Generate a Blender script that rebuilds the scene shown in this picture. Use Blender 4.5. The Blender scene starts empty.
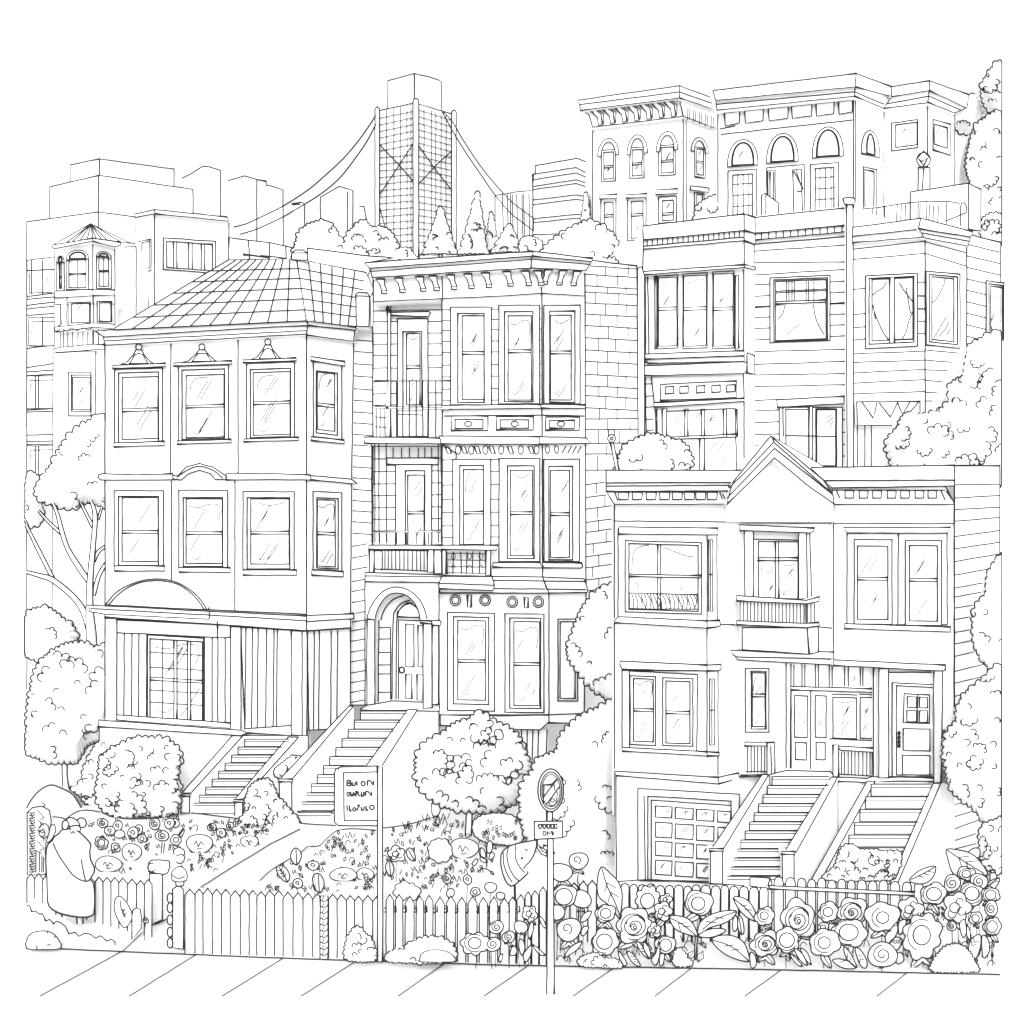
import bpy, math, random
from mathutils import Vector
F=1400.0; YH=560.0; H=6.1
GC=F*H
random.seed(7)
SCN=bpy.context.scene
COL=SCN.collection
# ---------------------------------------------------------------- materials
def mat(name,base,rough,spec,noise=0.0):
    m=bpy.data.materials.new(name); m.use_nodes=True
    nt=m.node_tree; b=nt.nodes['Principled BSDF']
    b.inputs['Base Color'].default_value=(*base,1); b.inputs['Roughness'].default_value=rough
    b.inputs['Specular IOR Level'].default_value=spec
    if noise:
        n=nt.nodes.new('ShaderNodeTexNoise'); n.inputs['Scale'].default_value=6
        g=nt.nodes.new('ShaderNodeTexCoord'); r=nt.nodes.new('ShaderNodeMixRGB')
        nt.links.new(g.outputs['Object'],n.inputs['Vector'])
        r.inputs[1].default_value=(*base,1); r.inputs[2].default_value=(*[c*(1-noise) for c in base],1)
        nt.links.new(n.outputs['Fac'],r.inputs[0]); nt.links.new(r.outputs[0],b.inputs['Base Color'])
    return m
WHITE=mat('white_paint',(.88,.88,.88),.9,.03,.03)
GLASS=mat('white_glass',(.86,.86,.86),.3,.12,.02)
LEAF=mat('white_foliage',(.86,.86,.86),.9,.05,.03)
GROUND=mat('white_ground',(.86,.86,.86),.9,.05,.03)
INK=mat('dark_line_paint',(.032,.032,.032),1.0,0.0,.1)
# ---------------------------------------------------------------- projection helpers
TX=TY=0.0; K=1.0
COLS=[20,260,500,750]; ROWS=[60,290,530,760]
def tile(n):
    """measurement grid of the drawing: n = 1..16, 0 = whole picture"""
    global TX,TY,K
    if n==0: TX=TY=0.0; K=1.0
    else: TX=COLS[(n-1)%4]; TY=ROWS[(n-1)//4]; K=1/4.096
def c(x,y): return (TX+x*K, TY+y*K)
def pts(fl): return [c(fl[i],fl[i+1]) for i in range(0,len(fl),2)]
def W(px,py,Y): return Vector(((px-512)*Y/F, Y, H+(YH-py)*Y/F))
def gY(py,z=0.0): return F*(H-z)/(py-YH)
class Sf:
    """a vertical plane standing at depth Y (constant, or running from one depth to another)"""
    def __init__(s,Y0,x0=0,x1=1,Y1=None): s.x0=x0;s.x1=x1;s.a=1/Y0;s.b=1/(Y1 if Y1 else Y0)
    def Y(s,px):
        t=(px-s.x0)/(s.x1-s.x0); t=max(-1.5,min(2.5,t)); return 1/(s.a+(s.b-s.a)*t)
    def p(s,q,off=0.0): return W(q[0],q[1],s.Y(q[0])-off)
class Gd:
    """the ground plane"""
    def __init__(s,z=0.0): s.z=z
    def p(s,q,off=0.0): return W(q[0],q[1],gY(q[1],s.z+off))
GR=Gd(0.012)
def smooth(P,n=4,closed=False):
    out=[];m=len(P)
    rng=range(m if closed else m-1)
    for i in rng:
        g=lambda j:P[j%m] if closed else P[max(0,min(m-1,j))]
        a,b,d,e=g(i-1),g(i),g(i+1),g(i+2)
        for k in range(n):
            t=k/n;t2=t*t;t3=t2*t
            out.append(tuple(.5*((2*b[j])+(-a[j]+d[j])*t+(2*a[j]-5*b[j]+4*d[j]-e[j])*t2+(-a[j]+3*b[j]-3*d[j]+e[j])*t3) for j in range(len(b))))
    if not closed: out.append(tuple(P[-1]))
    return out
NODES=[]
WR=random.Random(99)
def wob(q,closed):
    """painted trim is never perfectly straight: break long runs and let them waver slightly"""
    out=[];n=len(q)
    for i in range(n if closed else n-1):
        a,b=q[i],q[(i+1)%n]; L=math.hypot(b[0]-a[0],b[1]-a[1]); out.append(a)
        m=int(L//13)
        for k in range(1,m+1):
            t=k/(m+1); e=WR.uniform(-.22,.22); out.append((a[0]+(b[0]-a[0])*t-(b[1]-a[1])/L*e,a[1]+(b[1]-a[1])*t+(b[0]-a[0])/L*e))
    if not closed: out.append(q[-1])
    return out
LW=1.2
class Node:
    def __init__(s,name,parent=None,label=None,cat=None,group=None,kind=None,mat=None):
        s.name=name;s.parent=parent;s.label=label;s.cat=cat;s.group=group;s.kind=kind
        s.v=[];s.f=[];s.mi=[];s.mat=mat or WHITE;s.kids=[]
        NODES.append(s)
        if parent: parent.kids.append(s); s.mat=mat or WHITE
    # faces
    def face(s,P,m=0):
        n=len(s.v); s.v+=[Vector(p) for p in P]; s.f.append(tuple(range(n,n+len(P)))); s.mi.append(m)
    def stroke3(s,P,r,closed=False):
        """thin dark painted line along real points; r = list of radii"""
        Q=[];R=[]
        for i,p in enumerate(P):
            p=Vector(p)
            if Q and (p-Q[-1]).length<1e-4: continue
            Q.append(p);R.append(r[i] if isinstance(r,list) else r)
        if len(Q)<2: return
        if closed and (Q[0]-Q[-1]).length<1e-4: Q.pop();R.pop()
        n=len(Q);base=len(s.v)
        for i in range(n):
            if closed: d=(Q[(i+1)%n]-Q[i-1])
            else: d=Q[min(n-1,i+1)]-Q[max(0,i-1)]
            if d.length<1e-6: d=Vector((1,0,0))
            d.normalize()
            up=Vector((0,1,0)) if abs(d.y)<.85 else Vector((0,0,1))
            a=d.cross(up).normalized(); b=d.cross(a).normalized()
            k=1.0
            if 0<i<n-1 or closed:
                e=(Q[(i+1)%n]-Q[i])
                if e.length>1e-6: k=1/max(.5,abs(e.normalized().dot(d)))
            rr=R[i]
            s.v+=[Q[i]+a*rr*k,Q[i]+b*rr,Q[i]-a*rr*k,Q[i]-b*rr]
        for i in range(n if closed else n-1):
            j=(i+1)%n
            for k in range(4):
                l=(k+1)%4
                s.f.append((base+4*i+k,base+4*i+l,base+4*j+l,base+4*j+k)); s.mi.append(1)
        if not closed:
            s.f.append((base,base+1,base+2,base+3)); s.mi.append(1)
            e=base+4*(n-1); s.f.append((e+3,e+2,e+1,e)); s.mi.append(1)
    def rad(s,P,w):
        if s.mat is LEAF or s.mat is GROUND: w*=1.04
        return [w*LW*.56*max(1,p.y)/F for p in P]
    def lp(s,q,S,off=.0,w=1.0,closed=False):
        q=wob(q,closed)
        P=[S.p(p,off+.012) for p in q]; s.stroke3(P,s.rad(P,w),closed)
    def line(s,fl,S,off=0.0,w=1.0,closed=False,sm=0):
        q=pts(fl)
        if sm: q=smooth(q,sm,closed)
        s.lp(q,S,off,w,closed); return s
    def circ(s,x,y,rx,ry,S,off=0.0,w=1.0,fill=0,a0=0,a1=360,n=18):
        q=[c(x+rx*math.cos(math.radians(a0+(a1-a0)*i/n)),y-ry*math.sin(math.radians(a0+(a1-a0)*i/n))) for i in range(n+(0 if a1-a0==360 else 1))]
        if fill: s.pp(q,S,off,fill,w=w)
        else: s.lp(q,S,off,w,closed=(a1-a0==360))
        return s
    def pp(s,q,S,off=0.0,t=.05,ink=True,w=1.0):
        """solid slab: outline q on S, brought forward by off, t thick"""
        A=[S.p(p,off) for p in q]; B=[a+Vector((0,t,0)) for a in A]; n=len(A)
        base=len(s.v); s.v+=A+B
        s.f.append(tuple(range(base,base+n))); s.mi.append(0)
        s.f.append(tuple(range(base+2*n-1,base+n-1,-1))); s.mi.append(0)
        for i in range(n):
            j=(i+1)%n; s.f.append((base+j,base+i,base+n+i,base+n+j)); s.mi.append(0)
        if ink: s.lp(q,S,off,w,True)
    def poly(s,fl,S,off=0.0,t=.05,ink=True,w=1.0,sm=0):
        q=pts(fl)
        if sm: q=smooth(q,sm,True)
        s.pp(q,S,off,t,ink,w); return s
    def rect(s,x0,y0,x1,y1,S,off=0.0,t=.05,k=0.0,ink=True,w=1.0):
        d=k*(x1-x0); return s.poly([x0,y0,x1,y0+d,x1,y1+d,x0,y1],S,off,t,ink,w)
    def ring(s,o,i,S,off,t,w=1.0,lo=True):
        """frame: outer loop o and inner loop i (px loops of equal length)"""
        n=len(o);A=[S.p(p,off) for p in o];B=[S.p(p,off) for p in i]
        T=Vector((0,t,0))
        for a in range(n):
            b=(a+1)%n
            s.face([A[a],A[b],B[b],B[a]]); s.face([A[a],A[a]+T,A[b]+T,A[b]]); s.face([B[a],B[b],B[b]+T,B[a]+T])
        lo and s.lp(o,S,off,w,True); s.lp(i,S,off,w,True)
    def f3(s,P,ink=True,w=1.0):
        """face from (px,py,Y) points"""
        A=[W(*c(p[0],p[1]),p[2]) for p in P]; s.face(A)
        if ink:
            B=[a-Vector((0,.015,0)) for a in A]; s.stroke3(B,s.rad(B,w),True)
    def l3(s,P,w=1.0):
        B=[W(*c(p[0],p[1]),p[2]-.02) for p in P]; s.stroke3(B,s.rad(B,w))
    def grid3(s,a,b,d,e,nu,nv,w=.8,off=.03):
        """lines over the patch a-b (top) e-d (bottom)"""
        A,B,D,E=[W(*c(p[0],p[1]),p[2]-off) for p in (a,b,d,e)]
        P=lambda u,v:(A.lerp(B,u)).lerp(E.lerp(D,u),v)
        for i in range(1,nu):
            u=i/nu; L=[P(u,v/6) for v in range(7)]; s.stroke3(L,s.rad(L,w))
        for j in range(1,nv):
            v=j/nv; L=[P(u/6,v) for u in range(7)]; s.stroke3(L,s.rad(L,w))
    def puff(s,q,Y,D,w=1.1,doodles=0,step=5,center=None,lev=4,ink=True,S=None,seed=0,back=1.0):
        """a rounded body whose widest outline is q"""
        n=len(q)
        cx,cy=center if center else (sum(p[0] for p in q)/n,sum(p[1] for p in q)/n)
        h=6; q0=q; qs=[(sum(q[(i+j)%n][0] for j in range(-h,h+1))/(2*h+1),sum(q[(i+j)%n][1] for j in range(-h,h+1))/(2*h+1)) for i in range(n)] if n>60 else q
        rings=[]
        yy=(lambda px:S.Y(px)) if S else (lambda px:Y)
        for k in range(-lev,lev+1):
            a=k/lev*math.pi/2
            if abs(k)==lev: rings.append([W(cx,cy,yy(cx)+D*(back if k>0 else 1)*math.sin(a))]); continue
            R=math.cos(a); d=D*math.sin(a)*(back if k>0 else 1); u=R**7
            q=[(b_[0]+(a_[0]-b_[0])*u,b_[1]+(a_[1]-b_[1])*u) for a_,b_ in zip(q0,qs)]
            if k>0:
                # the far half keeps the real size of the near half
                rings.append([Vector((W(cx,cy,Y).x+(W(p[0],p[1],yy(p[0])).x-W(cx,cy,Y).x)*R,yy(p[0])+d,W(cx,cy,Y).z+(W(p[0],p[1],Y).z-W(cx,cy,Y).z)*R)) for p in q])
            else:
                rings.append([W(cx+(p[0]-cx)*R,cy+(p[1]-cy)*R,yy(p[0])+d) for p in q])
        q=q0; idx=[]
        for r in rings:
            idx.append(len(s.v)); s.v+=r
        for a in range(len(rings)-1):
            ra,rb=rings[a],rings[a+1]
            for i in range(n):
                j=(i+1)%n
                if len(ra)==1: s.f.append((idx[a],idx[a+1]+i,idx[a+1]+j))
                elif len(rb)==1: s.f.append((idx[a]+i,idx[a+1],idx[a]+j))
                else: s.f.append((idx[a]+i,idx[a+1]+i,idx[a+1]+j,idx[a]+j))
                s.mi.append(0)
        if ink:
            P=[W(p[0],p[1],yy(p[0])-.01-.16*D) for p in q]; s.stroke3(P,s.rad(P,w),True)
        s.pf=(q,cx,cy,Y,D)
        if doodles:
            rnd=random.Random(seed*31+n); used=[]
            tries=0
            while len(used)<doodles and tries<doodles*30:
                tries+=1
                a=rnd.uniform(0,6.28); r=math.sqrt(rnd.uniform(.01,.8))
                e=s.edge(a); x=cx+e*r*math.cos(a); y=cy+e*r*math.sin(a)
                if any(math.hypot(x-u,y-v)<step*2.1 for u,v in used): continue
                used.append((x,y))
                m=rnd.choice([1,1,2,2,3,4]); st=step*rnd.uniform(.75,1.5); dr=rnd.choice([-1.2,-.6,0,.5,1.3,2.2])+rnd.uniform(-.4,.4); L=[]
                for j in range(m):
                    ux,uy=math.cos(dr),math.sin(dr); b=st*.5; hgt=rnd.uniform(.8,1.5)
                    for t in range(7):
                        th=math.pi*(t/6)*rnd.uniform(.96,1.04)
                        L.append((x+ux*b*(1-math.cos(th))+uy*b*hgt*math.sin(th), y+uy*b*(1-math.cos(th))-ux*b*hgt*math.sin(th)))
                    x+=ux*st*.92;y+=uy*st*.92;dr+=rnd.uniform(.1,1.1)
                s.onpuff(L,.86)
    def edge(s,a):
        q,cx,cy,Y,D=s.pf; dx,dy=math.cos(a),math.sin(a); best=1e9
        n=len(q)
        for i in range(n):
            x1,y1=q[i][0]-cx,q[i][1]-cy; x2,y2=q[(i+1)%n][0]-cx,q[(i+1)%n][1]-cy
            ex,ey=x2-x1,y2-y1; den=dx*ey-dy*ex
            if abs(den)<1e-9: continue
            t=(x1*ey-y1*ex)/den; u=(x1*dy-y1*dx)/den
            if t>0 and -1e-6<=u<=1+1e-6: best=min(best,t)
        return best if best<1e9 else 10
    def onpuff(s,L,w=.8):
        q,cx,cy,Y,D=s.pf; P=[]
        for x,y in L:
            a=math.atan2(y-cy,x-cx); r=math.hypot(x-cx,y-cy)/max(1e-3,s.edge(a))
            if r>.985: break
            P.append(W(x,y,Y-D*math.sqrt(max(0,1-r*r))*1.0-.03-.04*D))
        if len(P)>1: s.stroke3(P,s.rad(P,w))
    def sl(s,fl,w=.9,sm=3):
        q=pts(fl); s.onpuff(smooth(q,sm) if sm else q,w)
    def limb(s,fl,Y,w=1.0,cap=True):
        """round tapering branch: fl = x,y,halfwidth triples"""
        P=[(*c(fl[i],fl[i+1]),fl[i+2]*K) for i in range(0,len(fl),3)]
        P=smooth(P,3); n=len(P); base=len(s.v); L=[];R=[]
        for i in range(n):
            a=P[max(0,i-1)];b=P[min(n-1,i+1)]; dx,dy=b[0]-a[0],b[1]-a[1]; l=math.hypot(dx,dy) or 1; nx,ny=-dy/l,dx/l
            x,y,r=P[i]
            for k in range(8):
                th=k*math.pi/4
                s.v.append(W(x+nx*r*math.cos(th),y+ny*r*math.cos(th),Y)+Vector((0,-math.sin(th)*r*Y/F,0)))
            L.append((x+nx*r,y+ny*r));R.append((x-nx*r,y-ny*r))
        for i in range(n-1):
            for k in range(8):
                l=(k+1)%8; s.f.append((base+8*i+k,base+8*i+l,base+8*i+8+l,base+8*i+8+k)); s.mi.append(0)
        for q in (L,R):
            A=[W(p[0],p[1],Y-.015-.5*P[i][2]*Y/F) for i,p in enumerate(q)]; s.stroke3(A,s.rad(A,w*1.15))
def scal(fl,step=5,amp=.45,seed=1,closed=True,raw=False):
    if amp>.3: step*=1.25
    """turn an outline into leafy bumps (px)"""
    rnd=random.Random(seed); P=fl if raw else pts(fl)
    P=smooth(P,4,closed)
    if closed: P=P+[P[0]]
    seg=[0]
    for i in range(1,len(P)): seg.append(seg[-1]+math.hypot(P[i][0]-P[i-1][0],P[i][1]-P[i-1][1]))
    tot=seg[-1]
    area=sum(P[i][0]*P[i+1][1]-P[i+1][0]*P[i][1] for i in range(len(P)-1))
    sgn=1 if area>0 else -1
    def at(d):
        d=max(0,min(tot,d))
        for i in range(1,len(seg)):
            if seg[i]>=d:
                t=(d-seg[i-1])/max(1e-9,seg[i]-seg[i-1]); return (P[i-1][0]+(P[i][0]-P[i-1][0])*t,P[i-1][1]+(P[i][1]-P[i-1][1])*t)
        return P[-1]
    cuts=[0.0]
    while cuts[-1]<tot-step*.6: cuts.append(cuts[-1]+step*rnd.uniform(.6,1.45))
    cuts[-1]=tot; out=[]
    for i in range(len(cuts)-1):
        a,b=at(cuts[i]),at(cuts[i+1]); L=math.hypot(b[0]-a[0],b[1]-a[1])
        if L<.3: continue
        nx,ny=(b[1]-a[1])/L*sgn,-(b[0]-a[0])/L*sgn; am=amp*L*rnd.uniform(.7,1.2); lean=rnd.uniform(-.12,.12)
        for k in range(5):
            t=k/5; h=math.sin(math.pi*t)**.75*am; tt=t+lean*math.sin(math.pi*t)
            out.append((a[0]+(b[0]-a[0])*tt+nx*h,a[1]+(b[1]-a[1])*tt+ny*h))
    return [(max(24.5,min(1001.5,x)),y) for x,y in out]
def finish():
    def mins(n,L):
        L+=n.v
        for k in n.kids: mins(k,L)
        return L
    def build(n,loc,par):
        if n.v:
            me=bpy.data.meshes.new(n.name)
            me.from_pydata([v-loc for v in n.v],[],n.f); me.materials.append(n.mat); me.materials.append(INK)
            me.polygons.foreach_set('material_index',n.mi); me.update()
            o=bpy.data.objects.new(n.name,me)
        else: o=bpy.data.objects.new(n.name,None); o.empty_display_size=.3
        COL.objects.link(o)
        if par: o.parent=par
        else: o.location=loc
        if n.label: o['label']=n.label
        if n.cat: o['category']=n.cat
        if n.group: o['group']=n.group
        if n.kind: o['kind']=n.kind
        for k in n.kids: build(k,loc,o)
    for n in NODES:
        if n.parent: continue
        L=mins(n,[])
        if not L: continue
        loc=Vector(((min(v.x for v in L)+max(v.x for v in L))/2,(min(v.y for v in L)+max(v.y for v in L))/2,min(v.z for v in L)))
        if n.kind=='structure': loc=Vector((0,0,0))
        build(n,loc,None)
# ---------------------------------------------------------------- house pieces
def skw(r,k):
    x0,y0,x1,y1=r; d=k*(x1-x0); return pts([x0,y0,x1,y0+d,x1,y1+d,x0,y1])
def refl_strokes(n,r,S,off,seed,k=0):  # glass reflections painted onto the pane as fixed dark strokes
    rnd=random.Random(seed); x0,y0,x1,y1=r; w=x1-x0;h=y1-y0
    if h>120 and w>50 and rnd.random()<.7:
        # a wavering reflection drawn as dark line near head and foot of the pane
        a=y0+h*rnd.uniform(.04,.09); m=rnd.choice([0,1,2])
        if m==0: n.line([x0+w*.08,a+h*.03,x0+w*.35,a+h*.05,x0+w*.62,a,x0+w*.9,a+h*.01,x0+w*.93,a+h*.14,x0+w*.86,a+h*.25],S,off,.55,sm=3)
        elif m==1: n.line([x0+w*.1,a+h*.25,x0+w*.14,a+h*.1,x0+w*.3,a,x0+w*.55,a-h*.01],S,off,.55,sm=3)
        else: n.line([x0+w*.2,a,x0+w*.5,a+h*.04,x0+w*.9,a-h*.01],S,off,.55,sm=3)
        n.line([x0+w*.15,y1-h*.1,x0+w*.3,y1-h*.06,x0+w*.42,y1-h*.12],S,off,.5,sm=3)
    for g in range(2 if h>90 else 1):
        cx=x0+w*rnd.uniform(.3,.65); cy=y0+h*(rnd.uniform(.15,.4) if g==0 else rnd.uniform(.62,.85))
        for j in range(rnd.randint(1,3)):
            l=min(w,h)*rnd.uniform(.12,.33); ox=rnd.uniform(-.13,.2)*w; oy=rnd.uniform(-.05,.06)*h
            a=[cx+ox-l*.6,cy+oy+l,cx+ox+rnd.uniform(-4,4),cy+oy,cx+ox+l*.6,cy+oy-l]
            a=[max(x0+4,min(x1-4,v)) if i%2==0 else max(y0+4,min(y1-4,v)) for i,v in enumerate(a)]
            n.line(a,S,off,.55,sm=2)
def win(par,S,o,i,s=None,k=0,mid=None,ver=(),gh=(),gv=(),sill=None,head=None,seed=0,off=.07,name='window',lab=None,mh=11,scrib=True,t=.09):
    w=Node(name,par,label=lab)
    w.ring(skw(o,k),skw(s or i,k),S,off,t,1.05,lo=not s)
    if s:
        w.lp(skw(o,k),S,off,1.05,True)
        w.ring(skw(s,k),skw(i,k),S,off-.02,t-.02,.85,lo=False); w.lp(skw(i,k),S,off-.02,.9,True)
        a_=skw(s,k); near=[abs(s[1]-i[1])<8,abs(s[2]-i[2])<8,abs(s[3]-i[3])<8,abs(s[0]-i[0])<8]
        for e in range(4):
            if not near[e]: w.lp([a_[e],a_[(e+1)%4]],S,off-.005,.9)
    p=Node('pane',w,mat=GLASS); p.rect(*i,S,off-.045,.03,k,ink=False)
    x0,y0,x1,y1=i
    if mid:
        w.rect(x0,mid+0,x1,mid+mh,S,off-.025,.02,k,w=.8)
    for a,b in ver: w.rect(a,y0+k*(a-x0),b,y1+k*(a-x0),S,off-.02,.02,k,w=.9)
    for y in gh: p.line([x0,y,x1,y+k*(x1-x0)],S,off-.04,.8)
    for x in gv: p.line([x,y0+k*(x-x0),x,y1+k*(x-x0)],S,off-.04,.8)
    if scrib: refl_strokes(p,i,S,off-.04,seed*7+int(o[0]),k)
    if sill: Node('sill',w).rect(*sill,S,off+.07,.16,k)
    if head: Node('lintel',w).rect(*head,S,off+.07,.16,k)
    return w
def steps(par,n,bl,br,yb,tl,tr,yt,Yb,Yt,ybase=None,wobble=0):
    """solid flight: px numbers; bottom tread yb at depth Yb, top tread yt at depth Yt"""
    s=Node('steps',par); prevz=None
    for i in range(n):
        t=i/(n-1); Y=Yb+(Yt-Yb)*t; y=yb+(yt-yb)*t; xl=bl+(tl-bl)*t; xr=br+(tr-br)*t
        A=W(xl,y,Y);B=W(xr,y,Y); z0=prevz if prevz is not None else (W(0,ybase,Y).z if ybase else 0)
        A0=Vector((A.x,Y,z0));B0=Vector((B.x,Y,z0)); dep=(Yt-Yb)/(n-1)+ (0.15 if i==n-1 else 0)
        D=Vector((0,dep,0))
        s.face([A0,B0,B,A]); s.face([A,B,B+D,A+D]); s.face([A0,A,A+D,A0+D]); s.face([B0,B0+D,B+D,B])
        e=Vector((0,-.015,0)); th=Vector((0,0,-min(.06,(A.z-z0)*.3)))
        for P in ([A+e,B+e],[A+th+e,B+th+e],[A+e,A0+e],[A0+e,B0+e]): s.stroke3(P,s.rad(P,.95 if P[0]!=A+th+e else .7))
        prevz=A.z
    return s
def prism(n,P,Yf,Yb,ink=True,w=1.0,nofar=False):
    """stringer: px outline whose points carry their own depth, widened to a solid"""
    A=[W(x,y,Y) for x,y,Y in P]; T=Vector((0,.22,0)); B=[a+T for a in A]; m=len(A)
    n.face(A); n.face(B[::-1])
    for i in range(m):
        j=(i+1)%m; n.face([A[j],A[i],B[i],B[j]])
    if ink:
        L=[a-Vector((0,.015,0)) for a in A]; n.stroke3(L,n.rad(L,w),True)
def cheek(par,t,b,name='stair_wall'):
    """sloping stair wall: t=(xo,xi,y,Y) top, b=(xo,xi,y,Y) bottom, solid to the ground"""
    n=Node(name,par)
    a,d=W(t[0],t[2],t[3]),W(t[1],t[2],t[3]); e,f=W(b[0],b[2],b[3]),W(b[1],b[2],b[3])
    g=lambda v:Vector((v.x,v.y,0))
    n.face([a,d,f,e]); n.face([e,f,g(f),g(e)]); n.face([a,e,g(e),g(a)]); n.face([d,g(d),g(f),f]); n.face([a,g(a),g(d),d])
    o=Vector((0,-.02,.0))
    for P in ([a+o,e+o],[d+o,f+o],[e+o,f+o],[a+o,d+o]): n.stroke3(P,n.rad(P,1.0))
    return n
def newel(par,x0,y0,x1,y1,Y,cap=1):
    n=Node('newel_post',par); w=W(x1,y0,Y).x-W(x0,y0,Y).x
    q=[(x0,y0),(x1,y0),(x1,y1),(x0,y1)]
    n.pp(q,Sf(Y),0,w)
    if cap: n.pp([(x0-1.2,y0-1.5),(x1+1.2,y0-1.5),(x1+1.2,y0+1.2),(x0-1.2,y0+1.2)],Sf(Y),.05,w+.08)
def pediment(w,x0,x1,yb,yt,S,off=.12):
    """small curved gable with a finial, over a window"""
    n=Node('pediment',w); xc=(x0+x1)/2; h=yb-yt; hw=(x1-x0)/2
    n.poly([x0,yb,x0+hw*.35,yb-h*.12,x0+hw*.7,yb-h*.5,xc-10,yt+18,xc+10,yt+18,x1-hw*.7,yb-h*.5,x1-hw*.35,yb-h*.12,x1,yb],S,off,.08)
    n.poly([xc-hw*.5,yb-4,xc-hw*.2,yb-h*.5,xc,yt+34,xc+hw*.22,yb-h*.5,xc+hw*.5,yb-4],S,off+.02,.02,w=.9)
    n.circ(xc,yt+8,12,12,S,off+.04,fill=.08)
    return n
# ================================================================= SETTING
gnd=Node('ground',kind='structure',mat=GROUND)
gnd.v+=[Vector((-900,-30,-.004)),Vector((900,-30,-.004)),Vector((900,1500,-.004)),Vector((-900,1500,-.004))]; gnd.f.append((0,1,2,3)); gnd.mi.append(0)
hill=Node('hillside',kind='structure',mat=GROUND)
def sst(a,b,x): t=max(0,min(1,(x-a)/(b-a))); return t*t*(3-2*t)
def hz(x,y):
    r=8.0*sst(38.2,43,y)+9.3*sst(50,56,y)+1.5*sst(57,63,y)-18.8*sst(150,260,y)
    return r*(sst(-15.5,-8,x))*(1-sst(60,110,x))-.05
xs=[-16+1.1*i for i in range(44)]+[36,45,60,75,90,112]; ys=[37.5+1.0*i for i in range(28)]+[70,85,110,150,170,190,210,230,262]
b0=len(hill.v)
for y in ys:
    for x in xs: hill.v.append(Vector((x,y,hz(x,y))))
for j in range(len(ys)-1):
    for i in range(len(xs)-1):
        a=j*len(xs)+i; hill.f.append((a,a+1,a+1+len(xs),a+len(xs))); hill.mi.append(0)
# pavement in front with its slanting joints and the garden edge
tile(0)
pv=Node('pavement',kind='structure',mat=GROUND)
e0=(26,947.5); e1=(270,957.7); e2=(500,965); e3=(750,969.3); e4=(1000,974.6)
for L in ([e0,e1,e2,e3,e4],):
    P=[GR.p(q) for q in L]; Q=[Vector((p.x*.955,F*H/(998.5-YH),.008)) for p in P]
    for i in range(4): pv.face([P[i],P[i+1],Q[i+1],Q[i]])
    for i in range(4): pv.face([Q[i],Q[i+1],Q[i+1]-Vector((0,0,.012)),Q[i]-Vector((0,0,.012))])
    pv.lp(L,GR,.01,1.1)
def ep(x):
    E=[e0,e1,e2,e3,e4]
    for a,b in zip(E,E[1:]):
        if a[0]<=x<=b[0]: return a[1]+(b[1]-a[1])*(x-a[0])/(b[0]-a[0])
for xt,xb in ((121,40),(196,129),(283,222),(357,301),(445,398),(528,484),(615,573),(691,655),(781,745),(907,877)):
    pv.lp([(xt,ep(xt)),(xb,996)],GR,.01,.9)
pth=Node('garden_path',kind='structure',mat=GROUND)
pl=[(200.7,887),(230,868.5),(270,844),(300,829),(312,823),(334,825)]; pr=[(247,892),(262,879),(275,866),(290,858),(310,848),(322,838)]
g2=Gd(.006)
for i in range(5): pth.face([g2.p(pl[i]),g2.p(pl[i+1]),g2.p(pr[i+1]),g2.p(pr[i])])
pth.lp(pl[:4],GR,.01); 
fp=Node('entrance_path',kind='structure',mat=GROUND)
A=[(121.5,952),(149,926),(168,918.7)];B=[(171,954),(172,926),(173,918)]
for i in range(2): fp.face([g2.p(A[i]),g2.p(A[i+1]),g2.p(B[i+1]),g2.p(B[i])])
fp.lp(A,GR,.01)
# ================================================================= LEFT HOUSE
LF=Sf(35.0); LR=Sf(35.0,306,353,36.0)
lh=Node('corner_house',label='three storey house with grid-tiled hipped roof and small gables over its windows',cat='house')
wl=Node('wall',lh)
tile(5)
wl.poly([348,215,1173,178,1173,1328,348,1290],LF,0,4.0,w=1.1)
wl.line([618,214,616,750],LF); wl.line([620,782,620,1188],LF); wl.line([893,200,893,750],LF); wl.line([880,782,880,1313],LF)
tile(6)
wl.poly([190,184,383,210,375,770,370,1345,190,1345],LR,.0,2.0)
tile(5)
cn=Node('cornice',lh)
cn.poly([308,168,380,162,1024,132,1173,124,1178,145,1024,152,345,192],LF,.4,.4); cn.poly([340,192,1024,152,1178,145,1173,180,350,226],LF,.3,.3)
cn.line([348,208,1173,166],LF,.31,.8)
tile(6)
cn.poly([195,122,395,152,392,165,195,145],LR,.4,.4); cn.poly([195,145,388,165,383,210,190,184],LR,.3,.3)
tile(5)
bc=Node('belt_course',lh)
bc.poly([322,756,340,752,480,757,625,752,625,777,330,778,319,768],LF,.12,.15)
bc.poly([845,750,1024,752,1188,757,1190,778,1024,776,845,778],LF,.12,.15)
bc.poly([625,760,650,757,680,725,735,710,790,725,820,745,842,760,842,776,800,776,780,752,735,738,690,752,660,778,628,775],LF,.14,.15)
bc.line([640,768,690,735,735,722,790,738,830,770],LF,.16,sm=4)
tile(6)
bc.poly([205,760,300,768,375,775,398,794,380,794,205,777],LR,.12,.15)
tile(5)
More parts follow.
